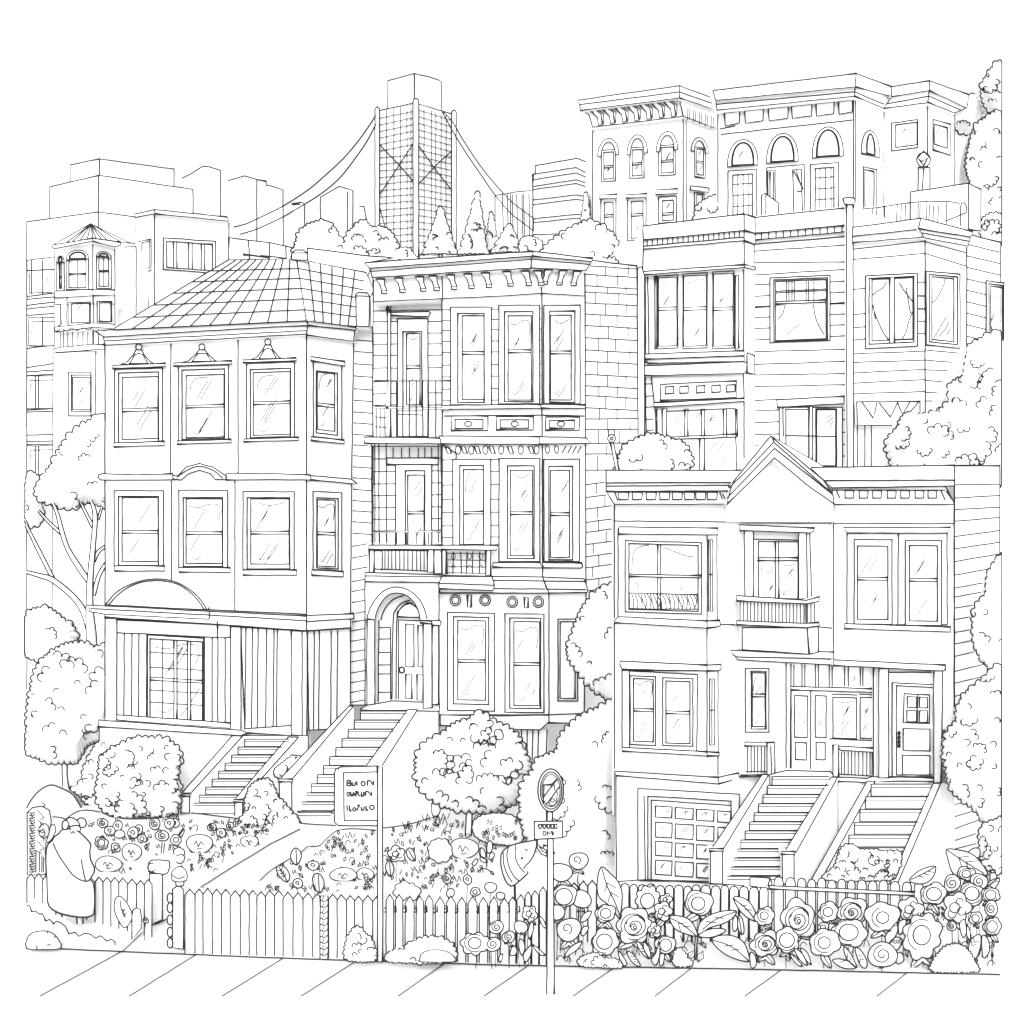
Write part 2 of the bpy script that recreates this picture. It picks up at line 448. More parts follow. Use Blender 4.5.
for (o,s,i,mid,sill,head,ped,sd) in (
 ([387,325,583,630],[403,340,567,628],[418,358,565,612],487,[383,626,592,643],[378,308,596,322],(412,560,300,225),1),
 ([648,312,853,622],[663,328,838,612],[680,350,835,605],472,[642,618,866,632],[628,299,868,312],(665,825,292,225),2),
 ([928,300,1124,612],[943,325,1108,605],[955,338,1106,595],458,[915,610,1142,622],[912,286,1132,298],(945,1085,280,205),3)):
    w=win(lh,LF,o,i,s,k=-.03,mid=mid,seed=sd,sill=None,head=None)
    Node('sill',w).rect(*sill,LF,.16,.16,-.03); Node('lintel',w).rect(*head,LF,.18,.18,-.04)
    pediment(w,ped[0],ped[1],ped[2]+4,ped[3],LF)
for (o,s,i,mid,sill,sd) in (
 ([385,822,587,1132],[403,845,567,1128],[418,850,565,1112],985,[387,1130,592,1151],4),
 ([650,820,850,1138],[668,850,830,1132],[680,855,828,1120],990,[650,1137,861,1156],5),
 ([913,826,1123,1145],[930,850,1105,1142],[945,855,1102,1122],988,[913,1147,1133,1168],6)):
    w=win(lh,LF,o,i,s,mid=mid,seed=sd,sill=sill)
tile(6)
w=win(lh,LR,[218,292,335,600],[235,335,306,570],[230,330,317,585],k=.12,mid=462,seed=7)
Node('sill',w).rect(208,601,345,616,LR,.15,.15,.1); Node('lintel',w).rect(208,272,348,290,LR,.17,.17,.15)
w=win(lh,LR,[217,825,335,1145],[235,858,308,1130],[232,850,320,1138],k=.05,mid=990,seed=8,sill=[212,1147,341,1168])
# ground floor
tile(9)
gf=Node('ground_floor_front',lh)
gf.poly([348,360,1173,412,1173,845,905,828,855,815,348,780],LF,.02,.4)
lc=Node('lower_cornice',lh)
lc.poly([275,307,775,333,1173,352,1173,412,808,386,345,357,345,345,287,335],LF,.35,.35)
lc.line([287,322,775,348,1173,372],LF,.36); lc.line([345,345,775,365],LF,.36,.8);lc.line([775,333,775,363],LF,.36)
lc.line([808,372,808,386],LF,.36)
tile(10)
lc.poly([190,350,383,342,384,362,370,365,370,400,190,413],LR,.35,.35); lc.line([190,376,383,363],LR,.36)
tile(9)
ar=Node('blind_arch',lh)
ar.line([350,305,400,250,480,212,560,200,640,213,710,255,750,300,768,333],LF,.03,sm=4)
ar.line([362,307,410,257,480,219,560,207,640,220,700,258,738,300,756,332],LF,.03,sm=4)
ar.line([768,333,775,315],LF,.03)
fr=Node('shopfront_frame',lh)
fr.rect(348,362,396,780,LF,.1,.1); fr.poly([396,368,808,388,808,440,396,420],LF,.08,.08)
fr.poly([862,395,905,398,905,820,862,815],LF,.1,.1); fr.poly([808,388,862,392,862,440,808,440],LF,.06,.06)
fr.poly([396,757,862,790,862,812,396,780],LF,.12,.12)
pn=Node('slatted_panel',lh); pn.poly([397,420,525,428,525,765,397,757],LF,.04,.04,False)
for x in (427,458,487,519): pn.line([x,422,x-2,762],LF,.05)
pn=Node('slatted_panel',lh); pn.poly([750,438,862,440,862,790,750,782],LF,.04,.04,False)
for x in (755,787,810,840): pn.line([x,440,x,788],LF,.05)
w=win(lh,LF,[522,430,752,775],[532,445,747,768],k=.06,gh=(500,562,655,705),gv=(583,),ver=((630,642),(686,698)),mid=603,seed=9,name='paned_window')
pn=Node('slatted_panel',lh); pn.poly([905,398,1113,410,1113,800,920,814],LF,.04,.04)
for x in (925,952,975,1010,1040,1054): pn.line([x,400,x-4,808],LF,.05)
tile(10)
cp=Node('corner_post',lh); cp.poly([128,412,192,415,192,845,128,838],LF,.12,.14); cp.line([172,414,172,842],LF,.13)
pn=Node('side_panel',lh); pn.poly([194,414,370,402,370,715,290,815,200,820],LR,.03,.05)
for x in (222,243,292,318): pn.line([x,412,x-3,815 if x<300 else 780],LR,.04)
tile(9)
pl_=Node('plinth',lh); pl_.poly([322,778,905,820,930,830,905,842,322,806],LF,.3,.3); 
pl_.poly([325,806,905,842,1180,842,1180,1160,325,1160],LF,.2,.6,w=.9)
tile(0)
# roof
rf=Node('roof',lh)
a=(228.7,260.2,38.5);b=(296.6,259,38.5);d=(306.4,321,34.5);e=(112,330,34.5);g=(356,327,35.6);hh=(374,290,39);ii=(366,273,40)
rf.f3([a,b,d,e]); rf.f3([b,ii,hh,g,d]); rf.f3([a,b,(310,300,44),(215,300,44)],ink=False)
rf.grid3(a,b,d,e,10,6,1.0,off=.1)
rf.grid3((296.6,259,38.5),ii,(356,327,35.6),d,6,6,1.0,off=.25)
cu=Node('roof_finial',lh); tile(2)
cu.poly([130,818,130,790,145,778,178,778,193,790,195,820],Sf(38.3),0,.5)
cu.line([130,790,193,790],Sf(38.3),0,.8)
ch=Node('chimney',lh); tile(6)
ch.poly([392,18,402,10,440,12,448,24,445,150,395,148],Sf(35.5),.1,.6); ch.line([392,24,448,26],Sf(35.5),.1)
tile(6)
sw=Node('side_wing',lh); SWS=Sf(36.3)
sw.poly([383,160,462,150,462,990,440,1700,368,1700,375,800,383,400],SWS,0,1.5)
for y in (208,255,305,355,408,455,503,548,595,638,682,728,773,820,866,908,953,1000): sw.line([380,y-4,462,y+2],SWS,0,.8)
tile(10)
for y in (62,110,158,206,247,292,338,372,408,450,495,535,580,620,660,700): sw.line([372,y+6,440,y-6],SWS,0,.8)
# stairs of the left house
st=Node('front_steps',label='shorter flight of garden steps below the slatted ground floor, leftmost stairway',cat='steps')
steps(st,9,192.8,236,803,244.6,289,739,33.7,34.7)
cheek(st,(232.4,243,735.5,34.8),(181,190,794,33.6)); cheek(st,(288,298.6,737,34.8),(235,243,799,33.55))
newel(st,181,795,189.5,813,33.55); newel(st,234.7,801,242.5,819,33.4)
# ================================================================= MIDDLE HOUSE
ML=Sf(35.5); MM=Sf(34.8); MR=Sf(34.8,541,586,35.8); MB=Sf(35.9,585,640,37.4)
mh=Node('bay_house',label='tall narrow town house with bracketed cornice, fire escape, arched doorway and block side wall',cat='house')
wm=Node('wall',mh); tile(6)
wm.poly([463,-60,748,-60,748,1300,463,1300],ML,0,3.0,w=.9)
for y in (40,85,132,180,224,270,322,375,425,474,): 
    wm.line([465,y+(1 if y%2 else -2),747,y-4],ML,0,.75)
for y in (690,742,792,840,890,938,985): wm.line([465,y+2,747,y-2],ML,0,.75)
fm=Node('bay_wall',mh)
fm.poly([746,-70,1154,-90,1158,1600,746,1570],MM,0,1.0,w=1.1)
for y in (75,118,160,205,250,302,350,400,448): fm.line([748,y+6,1150,y],MM,0,.75)
for y in (692,740,795,855,908,962,1010): fm.line([748,y+4,1150,y],MM,0,.75)
tile(7)
fm.poly([171,-60,348,-50,352,1240,345,1735,200,1740,171,1200],MR,0,1.0,ink=False); fm.line([348,-50,352,1240,345,1735],MR)
tile(11)
fm.poly([-250,258,200,258,200,757,-280,757],MM,.03,.1); fm.poly([200,258,352,256,345,752,200,757],MR,.03,.1)
tile(7)
bw=Node('block_side_wall',mh)
bw.poly([349,-125,560,-98,566,740,566,1290,349,1290],MB,0,3.0)
ys_=[-100,-65,-18,8,52,98,145,195,245,292,345,392,432,482,528,572,628,672,738]
R_=random.Random(3)
for n_,y in enumerate(ys_):
    yr=y+14 if y<0 else y+ (12 if y<500 else -2 )
    bw.line([350,y,562,yr],MB,0,.85)
    y2=ys_[n_+1] if n_+1<len(ys_) else y+46
    for x in ((400,480) if n_%2 else (437,525)):
        x+=R_.uniform(-10,10); bw.line([x,y+4,x,y2+3],MB,0,.75)
for y,x in ((790,395),(842,430),(890,400),(945,404),(985,435),(1035,382),(1085,405),(1130,380),(1180,405),(1225,405)):
    bw.line([350,y+8,468,y-8],MB,0,.8); bw.line([x,y+2,x,y+45],MB,0,.7)
tile(3)
cm=Node('cornice',mh)
MC=Sf(34.8); 
cm.poly([-553,830,135,783,130,803,-533,853],MC,.55,.5); cm.poly([-533,853,130,803,127,852,-523,890],MC,.45,.5)
cm.line([-530,866,130,816],MC,.46,.8)
cm.poly([135,783,380,812,375,826,130,803],MR,.55,.5); cm.poly([130,803,375,826,352,862,127,852],MR,.45,.5)
cm.line([130,816,370,838],MR,.46,.8)
tile(2)
fz=Node('frieze',mh); fz.poly([465,892,1153,852,1153,955,1000,966,465,990],MM,.1,.7,w=.9); tile(3); fz.poly([170,852,347,862,347,966,170,955],MR,.1,.3,w=.9)
tile(2)
fz.line([745,878,748,975],MM,.11)
def bracket(par,x,y,S,w=45,h=58,off=.35,fl=1):
    b=Node('bracket',par); m=lambda u:x+(u if fl>0 else w-u)
    b.poly([m(0),y,m(w*.75),y-1,m(w*.78),y+h*.4,m(w),y+h*.8,m(w),y+h,m(w*.5),y+h,m(w*.48),y+h*.7,m(w*.35),y+h*.35],S,off,.25,sm=0)
    b.line([m(w*.5),y+h*.82,m(w),y+h*.8],S,off,.7)
for x in (475,550,635,690,762,833,905): bracket(mh,x,898-(x-475)*.058,MM)
tile(3)
for x,f_ in ((10,1),(85,1),(135,1)): bracket(mh,x,868-(x)*.03,MM)
for x,f_ in ((172,-1),(232,-1),(290,-1)): bracket(mh,x,860+(x-172)*.05,MR,fl=f_)
# bay windows, upper row
tile(6)
win(mh,MM,[780,70,948,470],[828,105,918,448],[810,95,918,460],mid=252,seed=11)
tile(7)
win(mh,MM,[-5,62,162,466],[33,105,128,450],[18,88,135,457],mid=245,seed=12)
win(mh,MR,[180,62,328,466],[207,103,292,450],[203,86,307,460],mid=250,seed=13)
lg=Node('window_ledge',mh)
tile(7)
lg.poly([-240,472,165,468,168,484,-240,489],MM,.15,.2); lg.poly([168,468,348,470,350,484,168,484],MR,.15,.2)
lg.poly([-250,598,162,600,160,632,-250,630],MM,.2,.25); lg.poly([162,600,355,606,371,628,160,632],MR,.2,.25)
lg.line([-230,516,168,512],MM,.02); lg.line([168,512,346,516],MR,.02)
for S_,r,k_,cx in ((MM,[-200,516,-50,575],0,-130),(MM,[-15,518,137,573],0,60),(MR,[187,520,325,574],0,250)):
    p_=Node('spandrel_panel',mh); p_.rect(*r,S_,.05,.05); p_.rect(r[0]+16,r[1]+14,r[2]-20,r[3]-8,S_,.07,.03); p_.circ(cx,548,15,10,S_,.08,.9)
ga=Node('garland',mh)
for i,x in enumerate((-215,-172,-150,-118,-95,-60,-35,5,40,85,125,150)):
    S_=MM; ga.circ(x,655,10,17,S_,.06,.8,fill=.04) if i%2 else ga.poly([x-10,640,x+6,642,x+16,670,x,668],S_,.06,.04,w=.8)
for i,x in enumerate((195,232,262,285,305,325)):
    ga.circ(x,653,8,15,MR,.06,.8,fill=.04) if i<2 else ga.line([x-8,668,x+8,640],MR,.05,.9)
ga.line([-235,633,-180,668,-180,690],MM,.05)
tile(6)
win(mh,MM,[790,693,945,1045],[833,735,915,1041],[818,718,915,1043],mid=906,seed=14)
tile(7)
win(mh,MM,[-4,690,163,1112],[42,738,133,1088],[30,720,140,1100],mid=908,seed=15)
win(mh,MR,[180,693,325,1112],[207,738,285,1095],[200,722,298,1105],mid=912,seed=16)
tile(11)
lg=Node('window_ledge',mh)
lg.poly([-30,134,165,133,170,155,-30,152],MM,.15,.2); lg.poly([172,133,335,135,338,152,330,156,180,155],MR,.15,.2)
lg=Node('lower_cornice',mh)
lg.poly([-270,186,175,192,190,240,200,258,-245,258],MM,.25,.3); lg.poly([175,192,345,200,358,240,358,256,200,258],MR,.25,.3)
for y in (205,238): lg.line([-265,y-2,185,y+4],MM,.26); lg.line([185,y+4,352,y+6],MR,.26)
for x in (50,157): 
    o_=Node('roundel',mh); o_.circ(x,295,22,22,MM,.1,fill=.05); o_.circ(x,295,14,14,MM,.11)
Node('slot_ornament',mh).poly([100,275,115,278,115,318,100,318],MM,.1,.05)
tile(10)
for x in (800,922): 
    o_=Node('roundel',mh); o_.circ(x,288,22,22,MM,.1,fill=.05); o_.circ(x,288,14,14,MM,.11)
Node('slot_ornament',mh).poly([850,266,865,266,865,316,850,316],MM,.1,.05)
win(mh,MM,[768,337,960,738],[810,370,923,695],[792,355,937,712],mid=530,seed=17,k=.02)
tile(11)
win(mh,MM,[20,343,180,746],[57,375,162,718],[40,360,167,730],mid=543,seed=18,k=.01)
win(mh,MR,[238,365,318,700],[246,375,308,690],seed=19,k=-.0,scrib=False)
bl=Node('base_ledge',mh); bl.poly([-245,757,0,762,200,757,200,785,165,818,10,814,-245,800],MM,.2,.3); bl.poly([200,757,345,752,300,792,200,790],MR,.2,.3)
cr=Node('base_wall',mh); cr.poly([-245,800,195,818,195,1060,-245,1060],MM,-.2,.5,ink=False)
for x in (88,112,135,158,193): cr.line([x,818,x-6 if x>130 else x,1000],MM,-.2)
# left windows behind the fire escape
tile(6)
w=win(mh,ML,[563,118,688,600],[600,178,655,470],[585,170,663,480],mid=310,seed=20)
Node('lintel',w).poly([535,92,690,88,698,92,690,108,540,104],ML,.2,.2)
w=win(mh,ML,[555,715,703,1050],[605,758,672,1045],[595,740,675,1048],mid=906,seed=21)
w.rect(520,688,730,715,ML,.06,.06)
for x in (545,580,612,648,675,703): w.line([x,645,x,688],ML,.02,.8)
dp=Node('downpipe',mh); dp.rect(522,60,535,600,ML,.15,.12); dp.line([515,80,523,60,533,95,515,80],ML,.15)
# fire escape
fe=Node('fire_escape',mh); FE=Sf(34.6)
FE2=Sf(34.5)
def bar(n,x0,y0,x1,y1,S,hw=3,off=0):
    dx,dy=x1-x0,y1-y0; l=math.hypot(dx,dy); nx,ny=-dy/l*hw,dx/l*hw
    n.poly([x0+nx,y0+ny,x1+nx,y1+ny,x1-nx,y1-ny,x0-nx,y0-ny],S,off,.03,w=.5)
rl=Node('railing',fe)
bar(rl,468,372,780,371,FE,2); bar(rl,470,480,775,487,FE,4)
for x in (520,): bar(rl,x,372,x,600,FE,4)
for x in (559,585,612,640,667,690,720): rl.line([x,372,x,604],FE,.02,1.05)
rl.line([560,495,665,495],FE,.02,.8); rl.line([560,510,665,512],FE,.02,.8)
for x in (476,492,508): rl.line([x,486,x,600],FE,.02,.8)
for y in (520,560): rl.line([470,y,515,y+3],FE,.02,.8)
pf=Node('platform',fe); pf.poly([425,602,735,606,740,615,738,630,428,628],FE,.05,.9)
pf.line([455,640,740,640],FE,.02,.9)
rl=Node('railing',fe)
for x in (457,470,487,517,730,742): rl.line([x,630,x+1,1035],FE,.02,1.0)
bar(rl,460,992,738,988,FE2,3)
for x in (490,520,560,600,640,690): rl.line([x,995,x,1040],FE,.02,.85)
tile(10)
# balcony above the door
bal=Node('balcony',mh); BF=Sf(34.2)
bal.rect(445,62,745,80,BF,.1,.5); bal.rect(447,80,467,172,BF,.05,.2); bal.rect(686,80,712,172,BF,.05,.2); bal.rect(712,82,746,178,BF,.04,.1)
bs=Node('balusters',bal)
bs.line([467,160,686,168],BF,.05); bs.line([467,83,686,85],BF,.05)
for x in (500,512,525,540,556,572,590,606,624,642,658,672): bs.line([x,85,x,165],BF,.03,.85)
bs.poly([467,84,500,86,500,163,467,158],BF,.02,.02)
bal.poly([745,62,975,62,968,82,745,80],BF,.1,.5); bal.poly([925,82,945,82,945,185,925,185],BF,.05,.1); bal.rect(744,82,762,180,BF,.05,.1)
for x in (765,792,822,848,872,900,922): bs.line([x,88,x+(3 if x%4 else -2),180],BF,.03,.95)
for y in (95,122,150,175): bs.line([765,y,925,y+2],BF,.03,.7)
for x in (792,858,905):
    bs.circ(x,108,8,12,BF,.04,.6); bs.circ(x,155,7,11,BF,.04,.6,a0=0,a1=180)
sb=Node('balcony_slab',bal); sb.poly([430,173,740,184,745,190,733,215,430,211],BF,.12,.9); sb.poly([745,190,950,190,960,225,955,247,733,240,733,215],BF,.1,.4)
sb.line([430,188,742,192],BF,.13,.9); sb.line([735,218,957,226],BF,.12)
# porch with the arched opening
po=Node('porch',mh); PS=Sf(34.3)
arch=[(437,365),(447,330),(468,290),(505,250),(550,234),(600,242),(645,275),(672,320),(685,370)]
inner=[(470,368),(478,335),(495,300),(520,270),(552,258),(595,265),(630,295),(650,335),(656,372)]
fl=[430,212,733,214,733,725,672,730,668,372]
for x,y in smooth(inner[::-1],3): fl+=[x,y]
fl+=[470,712,430,716]
po.poly(fl,PS,0,.7)
ao=Node('arch_moulding',po); q1=smooth(arch,4); q2=smooth([(470,368),(478,335),(495,300),(520,270),(552,258),(595,265),(630,295),(650,335),(656,372)],4)
ao.pp([c(*p) for p in q1]+[c(*p) for p in q2[::-1]],PS,.1,.12)
cl=Node('column',po); cl.poly([668,382,703,384,705,728,668,730],PS,.12,.2); cl.poly([656,370,700,372,704,384,656,380],PS,.2,.25)
cl=Node('column',po); cl.poly([705,388,731,388,731,715,705,725],PS,.1,.2); cl.poly([704,370,736,370,742,380,738,390,706,390],PS,.2,.25); cl.line([705,715,738,712],PS,.2)
cl=Node('column',po); cl.poly([438,367,470,367,470,712,438,716],PS,.1,.2)
RV=Sf(35.2)
rv=Node('porch_inside_wall',po); rv.poly([465,215,720,215,720,730,465,730],RV,0,.2,ink=False)
rv.line([495,370,510,325,545,285,590,268],RV,.0,sm=3); rv.line([540,700,545,380,555,330,580,300,615,288],RV,.03,sm=3); rv.line([557,700,560,375,570,330,600,300,625,300],RV,.03,sm=3)
rv.line([487,370,484,710],RV); rv.line([535,400,535,700],RV)
for y in (400,447,502,553,590,665): rv.line([487,y+(0 if y<600 else 0),535,y-1],RV,.0,.9)
dr=Node('front_door',po); dr.poly([568,368,668,372,668,700,568,697],RV,.06,.08)
for q in ([597,385,630,387,630,560,597,560],[647,390,668,392,668,560,647,560],[597,590,622,592,622,690,597,690],[643,592,668,594,668,698,643,696]): dr.poly(q,RV,.08,.02,w=.9)
Node('door_knob',dr).circ(581,573,10,12,RV,.12,1.3,fill=.05)
tr_=Node('transom',po); tr_.poly([562,355,570,328,590,308,615,300,640,315,652,335,655,358],RV,.08,.05,sm=0); 
ld=Node('porch_floor',po); tile(10)
ld.poly([410,733,440,718,540,700,668,705,735,712,733,742,645,740,605,738,413,738],Sf(34.35),.12,.4)
pw=Node('porch_base',po); pw.poly([440,738,733,738,733,1200,440,1200],PS,.02,.5); 
ms=Node('front_steps',label='long flight of steps rising to the arched doorway behind the signboard',cat='steps'); tile(0)
steps(ms,12,292.6,336,811,360.6,407,711,33.4,34.15)
cheek(ms,(349,353.5,706,34.25),(279.5,291.7,779.5,33.3)); cheek(ms,(407.7,417.5,709.5,34.2),(331,352,813,33.3))
newel(ms,279.5,780.5,291.7,813,33.2)
# ================================================================= RIGHT FRONT HOUSE
RB=Sf(26.6); RBs=Sf(26.6,707,718,27.0); RM=Sf(27.0); RW=Sf(26.8); RC=Sf(26.8,954,1001,28.6)
rh=Node('gabled_house',label='two storey house with small central gable, garage and two front stairs',cat='house')
tile(11)
wr=Node('wall',rh)
wr.poly([470,-160,1365,-160,1365,1180,978,1180,470,1180],RM,0,.8,ink=False); wr.poly([640,-150,1780,-150,1780,1180,640,1180],Sf(27.9),0,6,ink=False)
wr.line([468,-130,470,1175],RM,.0)
tile(7)
wr.line([468,877,468,1024],RM,.0)
tile(8)
wr.poly([343,860,836,860,836,1538,343,1538],RW,0,.5,ink=False); wr.poly([528,1539,836,1539,836,1800,528,1800],RW,-.01,.3,ink=False); wr.line([343,878,343,1535],RW); wr.line([836,720,836,1780],RW)
wr.line([0,953,343,955],RM,.0); wr.line([343,957,836,957],RW)
tile(7); wr.line([468,946,980,950,1024,954],RM,0)
sd=Node('clapboard_side_wall',rh); tile(8)
sd.poly([838,720,1022,720,1022,2045,838,2045],RC,0,3.5)
for a_,b_ in ((798,795),(852,842),(900,890),(947,932),(1010,985)): sd.line([838,a_,1020,b_],RC,0,.85)
tile(12)
for a_,b_ in ((77,50),(130,98),(185,152),(238,205),(275,240),(320,292),(367,335),(420,385),(467,430),(518,475),(580,535),(628,585),(682,635),(735,690),(790,740),(840,790),(890,840),(935,880)): sd.line([838,a_,1020,b_],RC,0,.85)
tile(16)
for a_,b_ in ((182,140),(232,180),(282,215),(330,270),(365,320),(410,350)): sd.line([838,a_,1020,b_],RC,0,.85)
# cornice left
tile(7)
cs=Node('cornice',rh); CS=Sf(26.9)
cs.poly([435,738,1000,738,955,787,435,790],CS,.5,.5)
cs.poly([435,790,955,787,935,800,940,822,435,824],CS,.45,.5); cs.line([437,803,937,800],CS,.47)
cs.poly([435,826,935,822,930,877,468,877],CS,.35,.4); 
dn=Node('dentils',cs)
for x in (487,543,600,655,707,757,803,850): dn.poly([x,828,x+40,828,x+38,858,x,858],CS,.4,.06)
dn.line([470,828,482,862],CS,.37);dn.line([900,828,912,858],CS,.37);dn.line([912,835,922,856],CS,.37)
tile(8)
CR=Sf(26.8)
cs=Node('cornice',rh)
cs.poly([250,727,838,718,838,778,300,780],CR,.5,1.0); cs.line([838,718,1020,720],RC,.02)
cs.poly([305,781,838,778,838,802,800,803,335,810],CR,.45,.5)
cs.poly([335,811,800,803,832,862,836,878,345,878],CR,.35,.4)
dn=Node('dentils',cs); dn.line([335,820,800,820],CR,.37,.9)
for x in (390,448,503,563,618,677,730): dn.poly([x,822,x+36,822,x+34,852,x,852],CR,.4,.06)
dn.line([355,822,368,852],CR,.37); dn.line([783,822,800,860],CR,.37); dn.line([803,822,830,860],CR,.37)
gb=Node('gable',rh); GS=Sf(26.7)
gb.poly([-94,877,100,687,230,795,343,875,343,950,-94,950],GS,-.05,.3,ink=False)
gb.poly([85,598,300,778,340,838,343,875,230,795,100,687,-94,877,-88,850,-69,785],GS,.55,.8)
gb.line([95,625,-10,735,-86,812],GS,.57); gb.line([100,648,-94,853],GS,.57); gb.line([92,608,100,625,335,830],GS,.57) ; gb.line([100,648,340,838],GS,.57)
grf=Node('gable_roof',rh); grf.f3([(85,598,26.3),(300,722,30),(250,727,30),(300,778,26.3)]); 
# left bay
tile(11)
b1=Node('upper_bay',rh); b1.poly([484,-5,848,-5,848,372,484,356],RB,.0,.4); b1.poly([848,15,888,12,890,368,848,372],RBs,.0,.2,ink=False); b1.line([888,12,890,368],RBs)
tile(7); b1.poly([487,970,893,975,893,1003,487,1000],RB,.15,.3); tile(11)
b1.poly([470,370,485,355,848,372,848,402,467,380],RB,.25,.4); b1.poly([848,372,900,370,903,392,890,397,848,402],RBs,.25,.3)
w=win(b1,RB,[513,43,826,335],[528,55,812,325],k=.03,ver=((646,658),),seed=30,scrib=False)
w.rect(526,180,822,190,RB,.09,.03,.02)
cu_=Node('curtain',w); cu_.poly([530,258,812,264,812,324,530,322],RB,.035,.01,w=.8)
for i in range(22):
    x=540+i*12.5; cu_.line([x,262,x+8+i%3*4,290,x+6+(i%4)*5,322],RB,.04,.7,sm=2)
cu_.line([540,170,545,100,565,72,610,62],RB,.04,.6,sm=3); cu_.line([668,72,690,78,720,90,760,105,795,110],RB,.04,.6,sm=3)
cu_.line([550,215,565,222,567,240],RB,.04,.6,sm=2); cu_.line([735,250,752,228],RB,.04,.6)
w=Node('window',b1); w.rect(855,40,871,332,RBs,.03,.03,w=.85); w.line([863,45,863,328],RBs,.05,.7); w.line([855,182,871,182],RBs,.05,.8)
b2=Node('lower_bay',rh)
b2.poly([500,575,848,577,848,925,500,900],RB,.0,.4); b2.poly([848,577,893,575,893,920,848,925],RBs,.0,.2,ink=False); b2.line([893,575,893,920],RBs)
b2.poly([492,537,848,553,848,577,500,570,492,552],RB,.2,.4); b2.poly([848,553,905,550,905,572,893,577,848,577],RBs,.2,.3)
b2.poly([500,890,848,908,848,926,500,906],RB,.12,.3); b2.poly([848,908,898,912,898,925,848,926],RBs,.12,.2)
b2.line([530,575,530,890],RB,.0); b2.line([810,592,806,905],RB,0); b2.line([530,577,810,592],RB,0)
win(b2,RB,[533,597,637,878],[547,608,628,865],k=.04,mid=730,seed=31)
win(b2,RB,[667,605,790,882],[680,618,778,872],k=.03,mid=740,seed=32)
w=Node('window',b2); w.rect(859,610,878,880,RBs,.03,.03,w=.85); w.line([869,615,868,875],RBs,.05,.7); w.line([859,738,878,738],RBs,.05,.8)
wr.line([848,400,848,552],RB,.0); wr.line([893,925,893,1013],RBs,.02)
lb=Node('base_ledge',rh); lb.poly([470,988,895,1013,895,1040,475,1006],RB,.15,.3); lb.poly([895,1013,978,995,980,1016,895,1040],Sf(26.6,718,739,27.0),.15,.2)
gw=Node('base_wall',rh); gw.poly([475,1006,895,1038,980,1016,980,1450,475,1450],RB,-.1,.3,ink=False); gw.line([475,1006,477,1430],RB,-.08)
tile(15)
gd=Node('garage_door',rh)
gd.ring(pts([565,117,980,140,980,500,565,492]),pts([605,148,947,168,947,500,605,492]),RB,.05,.12)
gd.poly([620,165,947,187,947,500,620,492],RB,.0,.08); gd.line([590,145,595,490],RB,.06)
gp=Node('window_lights',gd,mat=GLASS)
for i,(x0,x1) in enumerate(((637,705),(718,792),(805,877),(892,945))):
    for j,(y0,y1) in enumerate(((188,233),(255,315),(333,390),(410,468))):
        d=(x0-637)*.08; d2=d+(x1-x0)*.06; gp.poly([x0,y0+d,x1,y0+d2,x1-2,y1+d2,x0,y1+d],RB,.03,.02)
        refl_strokes(gp,(x0+8,y0+d+8,x1-8,y1+d-4),RB,.035,i*5+j)
# middle balcony window
tile(12)
mw=Node('balcony_window',rh); MW=Sf(26.9)
mw.poly([-45,-22,265,-8,262,4,248,12,-40,2],MW,.25,.3)
mw.poly([-24,2,14,4,14,278,-20,275],MW,.12,.15); mw.poly([200,8,245,6,252,275,200,285],MW,.12,.15); mw.line([232,8,236,280],MW,.13)
mw.ring(pts([12,38,200,42,200,285,12,280]),pts([35,46,197,48,197,282,35,278]),MW,.05,.1)
mp=Node('pane',mw,mat=GLASS); mp.rect(35,46,197,280,MW,.0,.03,ink=False)
mw.rect(104,46,118,280,MW,.03,.02); mw.rect(28,113,197,125,MW,.035,.02); refl_strokes(mp,(40,130,100,275),MW,.0,3); refl_strokes(mp,(125,130,192,275),MW,.0,5)
bb=Node('balcony',rh); BB=Sf(26.4)
bb.poly([-55,268,230,288,285,272,283,292,232,302,-55,290],BB,.1,.5); bb.poly([-55,372,232,382,283,378,285,392,232,400,-55,388],BB,.1,.5)
bq=Node('balusters',bb); bq.poly([-45,290,232,302,275,295,275,378,232,382,-45,372],BB,-.05,.05,ink=False)
for x in [-40+14.5*i for i in range(22)]: bq.line([x,295+x*.02,x,378],BB,.0,.85)
bb.line([230,300,230,380],BB,.02,1.1)
bb.poly([-31,400,235,400,240,508,-31,490],BB,-.05,.4); bb.poly([235,400,280,395,280,500,245,508],BB,-.03,.3)
wr.line([-118,386,-55,388],RM,.0); wr.line([285,397,343,403],RM,.0)
cnp=Node('porch_roof',rh)
cnp.poly([-80,492,240,508,280,498,343,500,343,528,-50,520,-68,512],RM,.35,.7); cnp.poly([-68,512,343,528,343,553,-50,532],RM,.3,.5)
cnp.poly([343,532,800,553,800,575,787,577,343,555],RW,.4,.8)
# right windows
cr_=Node('window_crown',rh); tile(8); cr_.poly([383,972,823,972,808,995,398,995],RW,.2,.25)
tile(12)
ww=Node('twin_window',rh); ww.rect(398,13,808,388,RW,.04,.06); ww.line([608,13,606,388],RW,.05)
win(ww,RW,[427,38,582,385],[440,65,565,365],k=.01,mid=193,off=.1,seed=41); win(ww,RW,[637,42,785,390],[653,63,768,372],k=.01,mid=198,off=.1,seed=42)
Node('sill',ww).poly([388,383,822,397,822,418,388,404],RW,.2,.25)
